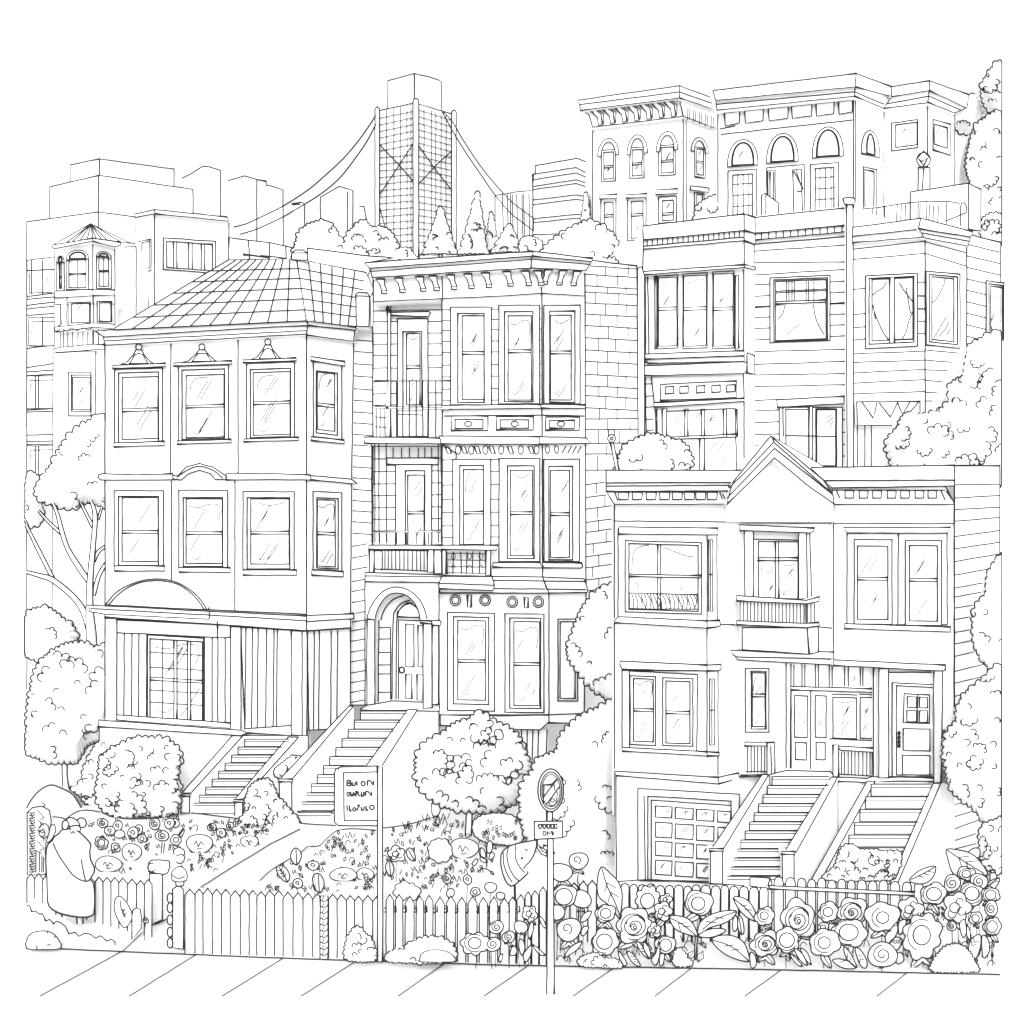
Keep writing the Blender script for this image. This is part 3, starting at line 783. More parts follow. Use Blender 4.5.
# porch level
w=win(rh,RM,[-19,568,78,828],[10,585,62,805],[5,578,66,815],mid=672,seed=43)
PB=Sf(27.3)
ent=Node('entrance_screen',rh)
ent.poly([150,545,510,555,510,1005,150,985],RM,.02,.05,ink=False)
ent.line([148,545,148,988],RM,.03); ent.line([168,548,165,985],RM,.03)
ent.rect(168,640,505,655,RM,.08,.06,.03)
for x in (180,213,225,268,280,325,337,388,403,452,463,505): ent.line([x,552,x,640],RM,.03,.95)
ent.line([430,600,425,620],RM,.03,.6)
for x0,x1 in ((183,248),(253,325)):
    d_=Node('glazed_door',ent); d_.rect(x0-(14 if x0<200 else 4),655,x1-(0 if x0>200 else 1),980,RM,.05,.04,.03,ink=False); d_.line([x0-(14 if x0<200 else 4),655,x0-(14 if x0<200 else 4),980],RM,.06); d_.line([x0-12,655,x1,658],RM,.06)
    a_=x0 if x0<200 else 268; e_=235 if x0<200 else 312
    Node('pane',d_,mat=GLASS).rect(a_,678,e_,848,RM,.07,.02,.04); d_.rect(a_+3,870,e_-4,940,RM,.07,.02,.04); refl_strokes(d_.kids[0],(a_+5,690,e_-5,840),RM,.08,x0)
for x0,x1 in ((340,437),(452,505)):
    w=Node('side_light',ent); w.rect(x0-8,672,x1+(8 if x1<500 else 0),862,RM,.04,.03,.03,ink=False); w.line([x0-6,672,x1+2,676],RM,.06,.9); p_=Node('pane',w,mat=GLASS); p_.rect(x0,685,x1,852,RM,.06,.02,.03); refl_strokes(p_,(x0+5,695,x1-5,845),RM,.07,x0)
ent.line([325,855,505,862],RM,.05)
pi=Node('pillar',rh); pi.rect(506,560,528,1010,RM,.2,.2); pi=Node('pillar',rh); pi.rect(528,568,568,1015,RW,.2,.2)
pi=Node('pillar',rh); pi.poly([753,575,790,577,783,1035,753,1035],RW,.2,.2)
dd=Node('front_door',rh)
dd.rect(568,583,755,1010,RW,.04,.05); dd.ring(pts([583,625,755,633,755,1010,583,1010]),pts([600,637,750,645,750,1003,600,1003]),RW,.1,.1); dd.rect(600,640,750,1003,RW,.05,.03,ink=False)
dd.poly([632,670,735,675,735,792,628,788],RW,.08,.03); 
p_=Node('pane',dd,mat=GLASS)
for q in ([645,682,682,684,682,728,645,726],[695,684,727,686,727,728,695,728],[643,738,682,740,682,785,643,785],[695,740,727,740,727,787,695,787]): p_.poly(q,RW,.1,.02,w=.9)
dd.line([688,675,687,790],RW,.1,.8)
dd.rect(628,813,737,903,RW,.08,.03,.02); dd.rect(625,922,737,1003,RW,.08,.03,.02)
hd=Node('door_handle',dd)
for y in (832,850,868,884): hd.circ(611,y,4,6,RW,.1,1.4)
lan=Node('porch_landing',rh)
lan.poly([75,1003,150,985,330,990,342,1005,335,1020,90,1016],RM,.35,.5)
lan.poly([340,1012,480,1018,500,1010,565,1015,610,1012,755,1015,755,1030,600,1028,485,1035,340,1028],RM,.35,.5)
lan.poly([-40,1003,60,1003,60,1010,-40,1010],RM,.3,.3)
RL=Sf(26.7)
for q,xs_ in (([0,870,75,890,75,872,0,855],None),):
    r_=Node('porch_railing',rh); r_.poly([-22,868,100,870,100,885,-22,885],RL,.0,.05); r_.rect(70,872,102,1003,RL,.02,.1); r_.line([85,885,88,1000],RL,.04)
    for x in (-10,5,18,32,46,60): r_.line([x,888,x,995],RL,.0,.9)
    r_.line([-18,990,70,990],RL)
r_=Node('porch_railing',rh); r_.rect(340,880,363,1010,RL,.02,.1); r_.poly([363,885,505,893,505,910,375,903,363,893],RL,.0,.05)
for x in (375,387,402,416,430,445,462,478,492,500): r_.line([x,908,x,1003],RL,0,.9)
r_.line([363,1000,505,1008],RL)
tile(16)
bs_=Node('stair_side_wall',rh); bs_.poly([357,85,480,90,480,480,200,480,200,380],Sf(26.75),0,.2,ink=False); bs_.line([360,82,358,310],Sf(26.7)); 
bs_.poly([600,80,838,100,838,560,500,560],Sf(26.75),-.02,.2,ink=False)
tile(0)
sa=Node('front_steps',label='narrower flight of steps beside the garage, climbing to the glazed double doors',cat='steps')
steps(sa,12,722.6,783,876,772,829,776.5,25.7,26.4)
cheek(sa,(762,768.5,774.5,26.5),(711,723,849,25.6)); cheek(sa,(830.6,837.5,777,26.5),(784,796,852,25.6))
newel(sa,710.5,850,722.6,884,25.5); newel(sa,782.5,853,794,884,25.5)
sbb=Node('front_steps',label='broad rightmost flight of steps climbing to the door with four small panes',cat='steps')
steps(sbb,8,832,901,873,871,930,784,25.8,26.4)
cheek(sbb,(867,875,781,26.5),(809,819,883,25.6)); cheek(sbb,(933,940.5,783,26.5),(889,897,884,25.6))
# ================================================================= REAR RIGHT HOUSE
BY=43.0
BL=Sf(42.0); BS=Sf(42.0,743,755,42.8); BM=Sf(42.8); BR=Sf(42.4); BRs=Sf(42.4,925,970,43.6); BC=Sf(43.6,967,1001,45)
br=Node('clapboard_house',label='long clapboard house with parapets and curtained windows, behind the gabled house',cat='house')
bwk=Node('wall',br); tile(4)
bwk.poly([15,640,400,600,720,700,720,1700,1024,1700,-450,1700,-450,700],BM,-.1,4.0,ink=False)
bwk.poly([17,640,410,600,410,1750,17,1750],BM,0,.3,ink=False)
yl=[(783,757),(830,827),(880,857),(920,905),(968,950),(1015,992)]
for a_,b_ in yl: bwk.line([17,a_,398,b_],BM,0,.85)
tile(8)
for a_,b_ in ((68,55),(112,98),(157,142),(205,187),(252,243),(305,292),(348,342),(395,388),(453,435),(492,492),(543,530),(592,583),(635,633),(680,680)): bwk.line([17,a_,398,b_],BM,0,.85)
tile(4)
pp_=Node('parapet',br); pp_.poly([15,645,395,605,395,675,15,710],BM,.25,.4); pp_.poly([15,710,395,677,395,703,15,738],BM,.15,.3)
for i in range(12): x=47+i*30; pp_.line([x,708-(x-15)*.087,x,735-(x-15)*.087],BM,.17,.9)
pp_.line([15,755,398,722],BM,.02)
# left projecting bay
tile(3)
lb_=Node('projecting_bay',br)
lb_.poly([585,690,1000,640,1000,1700,585,1700],BL,0,.6,ink=False); lb_.poly([1000,640,1046,655,1046,1700,1000,1700],BS,0,.3,ink=False)
pr_=Node('parapet',br); pr_.poly([585,680,1000,630,1000,698,588,737],BL,.3,.4); pr_.poly([588,737,1000,698,1000,740,588,775],BL,.2,.3); pr_.line([588,762,1000,725],BL,.22)
for i in range(19): x=603+i*21; pr_.line([x,736-(x-588)*.094,x,760-(x-588)*.094],BL,.22,.9)
pr_.poly([1000,630,1045,645,1045,710,1000,698],BS,.3,.3); pr_.poly([1000,698,1045,710,1045,755,1000,740],BS,.2,.3)
pr_.poly([588,775,1000,740,1000,838,585,868],BL,.1,.3); pr_.poly([1000,740,1040,755,1040,850,1000,838],BS,.1,.2)
pr_.poly([582,866,1000,838,1000,850,582,880],BL,.35,.4); pr_.poly([1000,838,1045,848,1047,860,1000,850],BS,.35,.3)
tile(7)
lb_.line([605,-60,610,260],BL,.02); lb_.line([595,-60,597,300],BL,.02); lb_.line([998,-90,998,250],BL,.02)
pt=Node('window_posts',lb_)
for x0,x1 in ((635,642),(964,978)): pt.poly([x0,-60,x1,-62,x1,238,x0,244],BL,.1,.1)
LW=.9
for x0,x1,ys0 in ((650,725,-50),(753,845,-58),(875,955,-66)):
    w=win(lb_,BL,[x0-4,ys0-8,x1+4,240],[x0,ys0,x1,230],mid=72,seed=x0,k=-.04)
LW=1.15
lc_=Node('bay_cornice',br)
lc_.poly([595,262,1000,248,1000,268,595,283],BL,.3,.4); lc_.poly([600,283,1000,268,1000,292,605,300],BL,.2,.3)
lc_.poly([590,310,1000,294,1012,300,1010,330,1000,342,590,350,584,335],BL,.35,.5); lc_.poly([1012,256,1043,270,1043,345,1012,340],BS,.2,.2)
lb_.poly([620,355,997,344,1000,445,632,460],BL,.05,.1); lb_.poly([657,387,968,372,968,440,657,452],BL,.08,.05)
for x in (677,737,805,868,928): lb_.poly([x,397-(x-677)*.03,x+34,395-(x-677)*.03,x+34,423-(x-677)*.03,x,425-(x-677)*.03],BL,.1,.03)
lb_.poly([628,462,1000,443,1000,456,632,480],BL,.2,.2); lb_.line([595,345,600,610],BL,.02); lb_.line([1000,455,1000,690],BL,.02)
for y in (385,435,480,530,575): lb_.line([598,y,630,y-2],BL,.02,.8)
lw=Node('window',lb_); 
for x0,x1 in ((638,643),(665,683),(757,770),(825,838),(915,928),(965,972)): lw.poly([x0,488,x1,486,x1,600,x0,602],BL,.1,.05,w=.9)
lw.line([683,497,965,485],BL,.12); lw.poly([690,602,968,590,968,602,690,612],BL,.12,.05); lw.rect(818,610,837,740,BL,.1,.05); lw.line([965,600,970,740],BL,.05); lw.line([642,488,645,640],BL,.05)
p_=Node('pane',lw,mat=GLASS); p_.rect(683,495,968,760,BL,.06,.02,ink=False)
for x in (690,775,845): refl_strokes(p_,(x,500,x+60,590),BL,.07,x)
refl_strokes(p_,(845,620,955,730),BL,.07,4)
# drainpipes
pp2=Node('drainpipe',br); pp2.poly([563,-90,580,-95,592,-60,592,620,563,620],Sf(41.5),0,.2)
tile(4); pp2=Node('drainpipe',br); pp2.poly([395,590,422,590,425,1700,398,1700],BM,.6,.25); Node('pipe_cap',pp2).poly([380,568,395,562,425,565,432,575,425,592,388,590],BM,.7,.4)
# large curtained window
tile(8)
w=win(br,BM,[82,-50,328,216],[105,-35,312,207],[98,-42,318,212],k=-.04,seed=50,scrib=False)
w.rect(105,48,312,58,BM,.04,.02,-.04)
for x in (150,160,172,182,230,240,262): w.line([x,-35,x,47],BM,.03,.85)
w.line([105,5,312,-5],BM,.03,.9); w.line([105,12,312,2],BM,.03,.9)
cu_=Node('curtain',w); cu_.line([142,65,135,95,115,118],BM,.04,.8,sm=3); cu_.line([260,60,268,110,285,150,305,183],BM,.04,.8,sm=3)
cu_.line([150,187,175,160,207,140],BM,.04,.6,sm=3)
w=Node('window',br); w.poly([110,450,385,435,385,465,112,480],BM,.12,.15); w.rect(120,480,378,730,BM,.05,.06)
w.line([135,482,137,600],BM,.07); w.rect(147,490,240,720,BM,.08,.04); w.rect(242,478,256,720,BM,.1,.05); w.rect(270,487,355,720,BM,.08,.04); 
p_=Node('pane',w,mat=GLASS); p_.rect(274,491,351,720,BM,.1,.02); p_.line([310,525,340,510],BM,.11,.6);p_.line([315,545,340,520],BM,.11,.6);p_.line([325,570,342,530],BM,.11,.6)
w.line([147,595,355,600],BM,.11); 
# right curtained bay
tile(4)
rw=Node('angled_bay',br)
rw.poly([420,690,718,655,718,1760,420,1760],BR,0,.6,ink=False); rw.poly([718,655,888,720,888,1760,718,1760],BRs,0,.4,ink=False); rw.line([718,730,718,1470],BR,.03); rw.line([888,760,888,1270],BRs,.02)
rc=Node('bay_cornice',br)
rc.poly([420,685,700,648,690,693,420,722],BR,.4,.8); rc.poly([420,722,690,693,712,725,420,748],BR,.3,.5); rc.poly([700,648,912,703,905,725,690,690],BRs,.45,.6); rc.poly([692,692,903,725,893,762,715,728],BRs,.35,.5); rc.line([705,708,898,742],BRs,.37)
for a_,b_ in ((775,742),(817,792)): rw.line([420,a_,718,b_],BR,0,.85)
rw.line([420,940,470,935],BR,0,.85)
for a_,b_ in ((745,790),(792,845),): rw.line([718,a_,888,b_],BRs,0,.85)
for y in (910,965,1018): rw.line([684,y,718,y],BR,0,.85)
tile(8)
for y in (98,152,202): rw.line([420,y+3,473,y-2],BR,0,.85)
for y in (25,78,128,178): rw.line([684,y,718,y+1],BR,0,.85)
for a_,b_ in ((262,250),(297,287),(340,325),(382,367),(426,415)): rw.line([420,a_,718,b_],BR,0,.85); 
for a_,b_ in ((245,262),(287,300),(327,333),(370,380),(420,415),(455,452)): rw.line([718,a_,888,b_],BRs,0,.85)
w=win(rw,BR,[473,-58,686,240],[500,-83+50-10,668,208],[488,-48,672,222],k=-.05,seed=51,scrib=False)
w.poly([573,-52,592,-53,592,216,573,216],BR,.1,.05)
cu_=Node('curtain',w)
for q in ([560,-35,545,-10,520,5,502,20],[510,90,530,140,550,180,568,203],[505,60,512,110,515,120],[612,-30,630,0,650,25,665,45],[665,90,650,130,640,170,622,203],[640,-10,650,50,658,95]): cu_.line(q,BR,.05,.8,sm=3)
cu_.line([500,208,572,205],BR,.05,.9); cu_.line([595,205,668,202],BR,.05,.9)
w=win(rw,BRs,[722,-78,860,225],[745,-55,835,203],[735,-65,850,212],k=.1,seed=52,scrib=False)
cu_=Node('curtain',w)
for q in ([800,-45,790,-10,765,35,750,50],[755,195,780,150,805,110],[775,190,800,160,815,130],[805,185,822,160]): cu_.line(q,BRs,.05,.7,sm=3)
# awning and posts
aw=Node('awning',br); aw.poly([437,458,697,456,697,512,600,555,440,553],BR,.5,.5)
for q in ([460,460,505,525,520,462],[530,462,575,520,605,460],[605,460,625,510,655,458],[625,512,650,505,690,460]): aw.line(q,BR,.52,.9)
pq=Node('awning_posts',br)
for x in (440,470,497): pq.line([x,555,x,720],BR,.4)
# right end wall
tile(4); ew=Node('side_wall',br); ew.poly([888,712,1026,747,1026,1700,888,1700],BC,0,2.0)
for i in range(14): y=755+i*47; ew.line([888,y,1024,y+32],BC,0,.85)
w=win(br,BC,[968,903,1040,1140],[985,925,1034,1130],[978,915,1036,1135],k=.15,seed=53,scrib=False)
w.line([1000,1040,985,1080,1000,1120],BC,.05,.7,sm=2)
# roof terrace parapet & railings
tile(4)
tb_=Node('terrace_wall',label='angular rooftop parapet wall at the right end of the clapboard house roof',cat='wall'); TB=Sf(46.5); TBs=Sf(46.5,968.5,981,47.5)
tb_.poly([657,540,895,505,895,720,657,720],TB,0,.5); tb_.poly([895,505,945,530,945,700,895,695],TBs,0,.4)
rt=Node('terrace_railing',label='thin railing of uneven posts along the clapboard house roof',cat='railing'); RT=Sf(45.5)
rt.line([465,610,520,605,610,590,728,578,820,580,860,588],RT); rt.line([800,660,885,625,887,600,878,585,868,585,862,600,862,680],RT,0,1,sm=0)
for x,y0,y1 in ((503,608,668),(520,606,668),(552,600,665),(603,592,655),(620,592,655),(637,592,655),(690,585,650),(697,585,650),(725,578,645),(735,592,648),(752,598,650),(772,598,655),(806,582,660)): rt.line([x,y0,x-3,y1+30],RT,0,.9)
rt.poly([465,605,520,600,520,700,465,700],RT,-.3,.03,ink=False)
ll=Node('rooftop_lantern',label='round-headed lantern chimney on two pipes rising from the rooftop',cat='chimney'); LT=Sf(46.8)
ll.poly([690,440,737,440,737,540,688,540],LT,0,.4); ll.line([712,445,706,530],LT); ll.circ(711,408,28,30,LT,.1,fill=.4); ll.line([683,405,711,372,740,402],LT,.12); ll.line([690,405,705,415,728,400,712,432,695,410],LT,.12); ll.line([700,440,722,440],LT,.12)
rb_=Node('rooftop_hatch',label='slanting upright board on the flat roof below the arched windows',cat='hatch'); RB_=Sf(45); rb_.poly([47,555,60,545,116,585,118,680,47,680],RB_,0,.3); rb_.line([65,552,65,640],RB_)

rp=Node('rooftop_pipe',label='small hooked vent pipe on the flat roof left of the round bush',cat='pipe'); tile(7)
rp.poly([452,625,465,625,488,740,475,740],Sf(30),0,.1); rp.circ(457,608,16,16,Sf(30),.05,fill=.12); rp.circ(457,608,6,6,Sf(30),.06); rp.line([444,600,444,572,468,572,468,598],Sf(30),.02)
# ================================================================= HILLTOP BUILDINGS
LW=1.0
tile(3)
TF=Sf(62.0); TS=Sf(62.0,683,717.5,65.5)
tb=Node('corner_building',label='square hilltop building with hooded arched windows and a deep bracketed cornice on two sides',cat='building')
w_=Node('wall',tb); w_.poly([380,275,750,230,750,1000,380,1000],TF,0,6,w=1.1); w_.poly([750,230,893,280,893,1000,750,1000],TS,0,3); w_.line([762,235,764,655],TS,.02,.8)
cn=Node('cornice',tb)
cn.poly([318,165,735,105,735,155,330,207,327,182],TF,.9,1); cn.line([325,182,735,130],TF,.92); cn.poly([735,105,882,160,893,208,735,155],TS,.9,1); cn.line([735,130,884,182],TS,.92)
cn.poly([330,207,735,155,750,230,380,275,365,225],TF,.5,.6); cn.poly([735,155,893,208,885,280,750,230],TS,.5,.6)
for i in range(7):
    x=395+i*50; y=272-(x-380)*.12
    b_=Node('bracket',tb); b_.poly([x-30,y-68,x-10,y-72,x+18,y-50,x+25,y-8,x+8,y-4,x+4,y-35],TF,.6,.3)
    b_.line([x+30,y-10,x+30,y-50,x+8,y-68],TF,.6,.8)
for i in range(5):
    x=770+i*24; y=238+(x-750)*.37; cn.line([x,y-50,x-2,y],TS,.52,.8); cn.line([x+8,y-45,x+6,y-2],TS,.52,.8)
def hood(par,S,x0,x1,yb,yt,th=12,sk=0):
    h=Node('window_hood',par); xc=(x0+x1)/2;r=(x1-x0)/2;hh=yb-yt
    A=[(xc-r*math.cos(a),yb-hh*math.sin(a)+(xc-r*math.cos(a)-x0)*sk) for a in [math.pi*i/12 for i in range(13)]]
    B=[(xc-(r-th)*math.cos(a),yb+0-(hh-th)*math.sin(a)+(xc-(r-th)*math.cos(a)-x0)*sk) for a in [math.pi*i/12 for i in range(13)]]
    h.pp([c(*p) for p in A]+[c(*p) for p in B[::-1]],S,.15,.2)
for x0,x1,yb,yt,o in ((400,487,390,325,[415,370,472,498]),(520,604,383,310,[532,360,590,485]),(640,728,370,297,[650,350,718,473])):
    hood(tb,TF,x0,x1,yb+5,yt,14,-.1); h_=(o[1]+o[3])//2
    win(tb,TF,o,[o[0]+10,o[1]+8,o[2]-8,o[3]-10],k=-.06,mid=h_,mh=8,seed=x0)
hood(tb,TS,783,853,372,312,12,.15); win(tb,TS,[798,355,840,478],[805,363,833,468],k=.15,mid=412,mh=7,seed=3)
for l,o in (([408,553,480,570],[413,570,475,740]),([515,552,603,566],[523,566,598,740]),([638,532,727,552],[650,562,722,668])):
    w=win(tb,TF,o,[o[0]+14,o[1]+14,o[2]-12,o[3]-10],k=-.06,mid=o[1]+65,mh=9,seed=l[0]); Node('lintel',w).rect(*l,TF,.3,.3,-.06)
w=win(tb,TS,[797,543,835,700],[805,550,829,690],k=.1,seed=9); Node('lintel',w).rect(780,515,855,533,TS,.3,.3,.12)
LW=1.1
# large building
B1=Sf(56.0); B2=Sf(56.0,855,884,58.5); B3=Sf(58.5); B4=Sf(58.5,928,955,60.5)
bg=Node('arcade_building',label='large hilltop building with round-arched windows, panelled frieze and stepped right corner',cat='building')
w_=Node('wall',bg)
w_.poly([893,205,1024+425,150,1024+425,1000,893,1000],B1,0,.5); w_.poly([1000,250,1424,200,1424,1000,1000,1000],Sf(56.6),0,5,ink=False); 
tile(4)
w_.poly([425,150,548,195,548,940,425,940],B2,0,2); w_.poly([548,195,728,175,728,940,548,940],B3,0,4); w_.poly([728,175,838,215,838,940,728,940],B4,0,3)
w_.line([432,150,432,570],B2,.02); 
co=Node('cornice',bg)
co.poly([-152,125,435,55,432,110,-140,165],B1,.8,.8); co.poly([-140,165,430,110,428,148,-135,205],B1,.6,.6); co.line([-140,182,430,130],B1,.62)
co.poly([435,55,580,110,580,150,432,110],B2,.8,1); co.poly([432,110,580,150,548,198,428,148],B2,.6,.8); co.line([430,130,548,180],B2,.62)
co.poly([580,110,735,85,735,125,580,150],B3,.8,1); co.poly([580,150,735,125,728,175,548,198],B3,.6,.8); co.line([555,180,730,148],B3,.62)
co.poly([735,85,895,142,888,197,735,125],B4,.8,1); co.poly([735,125,888,197,838,217,728,172],B4,.6,.8); co.line([735,148,865,205],B4,.62)
fp_=Node('frieze',bg); fp_.line([-120,305,420,245],B1,.02); fp_.line([-125,282,-60,270],B1,.02)
for x0,x1 in ((-105,-42),(-22,55),(75,157),(170,254),(270,345),(362,420)):
    y=206-(x0)*.1; fp_.poly([x0,y,x1,y-(x1-x0)*.1,x1-2,y+48-(x1-x0)*.1,x0+4,y+58-(x1-x0)*.1],B1,.1,.08)
def archwin(par,S,x0,x1,yb,yt,th,seed,sk=-.07):
    w=Node('arched_window',par); xc=(x0+x1)/2;r=(x1-x0)/2
    def loop(t,n=14): return [(xc-(r-t)*math.cos(math.pi*i/n), yb-t*.3-(yb-yt-t)*math.sin(math.pi*i/n)**.8+((xc-(r-t)*math.cos(math.pi*i/n))-x0)*sk) for i in range(n+1)]
    w.ring([c(*p) for p in loop(0)],[c(*p) for p in loop(th)],S,.15,.2); w.pp([c(*p) for p in loop(th+5)],S,.08,.05,w=.8)
    p_=Node('pane',w,mat=GLASS); p_.pp([c(*p) for p in loop(th+8)],S,.1,.03,ink=False); refl_strokes(p_,(xc-r*.5,yt+th+20,xc+r*.5,yb-15),S,.1,seed)
archwin(bg,B1,68,198,423,305,16,1); archwin(bg,B1,255,383,402,278,16,2); archwin(bg,B1,-92,33,438,330,16,3); archwin(bg,B2,457,531,382,280,18,4,.25)
for k_,(x0,x1,y0,y1) in enumerate(((247,362,428,620),(-90,28,455,660))):
    w=win(bg,B1,[x0,y0,x1,y1],[x0+20,y0+16,x1-18,y1+20],k=-.07,gh=(y0+55,y0+100,y0+145),gv=(x0+40,x0+62,x0+85),seed=k_,scrib=False,name='grid_window')
w=Node('triple_window',bg); w.poly([68,442,222,428,226,640,70,640],B1,.1,.1); w.poly([72,455,103,450,103,640,74,640],B1,.12,.05);w.poly([82,460,96,458,96,640,84,640],B1,.14,.05); w.poly([175,450,210,447,215,640,180,640],B1,.12,.05); w.line([180,455,218,530],B1,.16);w.line([190,452,205,500,218,525],B1,.16,.8); w.line([192,538,210,538],B1,.16)
w=win(bg,B2,[465,437,518,640],[470,448,508,640],k=.25,seed=8,scrib=False)
win(bg,B3,[580,258,688,372],[597,265,685,358],k=-.13,seed=9); win(bg,B4,[750,243,822,368],[755,262,808,345],k=.3,seed=10)
# ================================================================= LEFT BACKGROUND BUILDINGS
tile(1)
def blk(nm,lab,cat,FL,grp=None):
    n=Node(nm,label=lab,cat=cat,group=grp)
    return n
sb_=Node('stepped_tower_block',label='plain city block rising in three stepped boxes at upper left',cat='building')
def box2(n,L,Rr,Y,dy,x0,xc,x1,back=8):
    """two faces of a block: L and Rr outlines"""
    xa=c(x0,0)[0];xb=c(xc,0)[0];xd=c(x1,0)[0]
    S1=Sf(Y+dy,xa,xb,Y); S2=Sf(Y,xb,xd,Y+dy)
    n.poly(L,S1,0,back*.5); n.poly(Rr,S2,0,back*.5); return S1,S2
t_=Node('upper_box',sb_); box2(t_,[207,430,325,405,328,620,207,620],[325,405,630,447,630,640,328,620],118,6,207,326,630)
t_=Node('middle_box',sb_); box2(t_,[122,520,322,472,322,760,122,760],[322,472,707,530,712,760,322,760],112,6,122,322,710)
t_=Node('lower_box',sb_); box2(t_,[28,663,320,622,320,1500,28,1500],[320,622,700,672,700,1500,320,1500],105,6,28,320,700)
fb=Node('flat_roof_building',label='flat roofed building with a wide four-pane window, directly behind the tiled roof',cat='building')
q_=Node('wall',fb); S1,S2=box2(q_,[472,645,550,630,550,1700,472,1700],[550,630,855,660,855,1700,550,1700],80,4,472,550,855)
q_=Node('parapet',fb); q_.poly([472,630,550,612,552,630,472,645],S1,.4,.6); q_.poly([550,612,848,643,855,660,552,630],S2,.4,.6)
win(fb,S1,[488,743,537,872],[500,748,532,858],k=-.2,scrib=False); win(fb,S1,[500,978,526,1080],[506,985,522,1075],scrib=False)
w=win(fb,S2,[587,728,800,858],[600,742,788,850],k=.07,scrib=False,ver=((628,642),(690,705),(742,755)))
LW=.95
tw=Node('turret_building',label='round-windowed turret with a ribbed conical roof at the left edge',cat='building')
T1=Sf(58.5,53,93,57.5); T2=Sf(57.5,93,114,58.2); T3=Sf(59.5)
q_=Node('wall',tw); q_.poly([142,770,298,740,298,1000,142,1000],T1,0,1.5,w=.9); q_.poly([298,740,388,765,388,1000,298,1000],T2,0,1.5,w=.9)
ex=Node('rear_extension',tw); ex.poly([388,768,475,763,475,1900,388,1900],T3,0,2); ex.line([412,748,470,752],T3,.4)
r_=Node('turret_roof',tw)
r_.poly([290,670,298,730,135,757],T1,.5,.3); r_.poly([290,670,412,745,298,730],T2,.5,.3)
r_.poly([135,757,298,730,298,742,142,772,132,770],T1,.5,.6); r_.poly([298,730,412,747,412,757,388,765,298,742],T2,.5,.6)
for x,y in ((190,748),(215,743),(245,739),(275,733)): r_.line([290,672,x,y],T1,.52,.9)
for x,y in ((312,732),(335,736),(360,740)): r_.line([290,672,x,y],T2,.52,.9)
r_.line([290,670,440,745,470,752],T3,.9,.9)
archwin(tw,T1,150,180,830,803,6,1); archwin(tw,T1,190,280,820,782,10,2); archwin(tw,T2,313,372,805,782,9,3,.1)
for S_,o in ((T1,[150,825,180,945]),(T1,[190,812,280,940]),(T2,[313,800,373,935])):
    w=win(tw,S_,o,[o[0]+10,o[1]+5,o[2]-10,o[3]-8],scrib=False,mid=o[1]+62,mh=5,gv=((o[0]+o[2])/2,)); 
q_=Node('string_course',tw); q_.poly([142,947,298,940,298,965,142,975],T1,.12,.2,w=.9); q_.poly([298,940,388,942,388,962,298,965],T2,.12,.2,w=.9)
tile(5)
q_=Node('lower_wall',tw); q_.poly([140,20,300,5,300,240,140,250],T1,.02,.5,w=.9); q_.poly([300,5,388,2,388,200,300,240],T2,.02,.5,w=.9)
win(tw,T1,[200,50,288,150],[210,56,284,135],k=-.02); win(tw,T2,[316,45,376,130],[325,50,372,128],scrib=False); q_.line([192,30,192,140],T1,.05); q_.line([150,60,165,58,168,140,155,148],T1,.05)
bq=Node('turret_balcony',tw); bq.poly([142,152,300,135,385,140,392,160,300,152,145,172],T1,.6,.6,w=.9)
for i,x in enumerate((152,165,178,195,215,238,258,278,298)): bq.line([x,172,x,232],T1,.3,.9); 
bq.line([145,170,170,158,190,168,210,156,235,166,255,154,280,162,300,152],T1,.62,.8,sm=2)
bq.poly([132,245,160,235,305,222,345,225,345,242,150,255],T1,.6,.6,w=.9); bq.line([320,160,322,222],T2,.3)
q_=Node('base_wall',tw); q_.poly([135,258,345,245,400,245,400,1900,130,1900],Sf(57.2),0,2,w=.9); q_.line([310,250,308,520],Sf(57.2),.02)
win(tw,Sf(57.2),[198,336,290,515],[215,358,288,490],[210,348,290,497],scrib=True)
# leftmost office
LW=1.1
of=Node('office_block',label='office block with rows of two-pane ribbon windows at the far left edge',cat='building'); OF=Sf(66)
tile(1); q_=Node('wall',of); q_.poly([28,820,150,805,150,2700,28,2700],OF,0,5,w=.9)
for x in (47,92): q_.line([x,820,x,958],OF,.02,.9)
q_.line([28,862,140,858],OF,.02);q_.line([38,870,38,955,130,950],OF,.02,.7); q_.line([110,880,112,905],OF,.02,.6)
for y in (968,1005,): q_.line([28,y,142,y-14],OF,.02)
tile(5)
for a_,b_ in ((38,28),(78,66),(103,96),(240,225),(318,300),(335,328),(350,345),(492,485),(500,496),(594,592),(620,618),(632,630)): q_.line([28,a_,140,b_],OF,.02,.95)
for (o,mids) in (([35,112,140,228],(92,)),([28,352,135,485],(62,75)),([28,638,135,800],(62,76))):
    w=Node('window',of); w.rect(o[0],o[1],o[2],o[3],OF,.05,.05,w=.8)
    for x in mids: w.line([x,o[1],x,o[3]],OF,.07)
    w.line([o[0]+10,o[1]+18,o[2],o[1]+16],OF,.07,.7); w.line([o[0]+15,o[1]+30,o[0]+12,o[1]+70],OF,.07,.6)
tile(9)
q_.line([158,90,156,200],OF,.02,.8); q_.line([208,150,206,290],OF,.02,.6)
LW=1.2
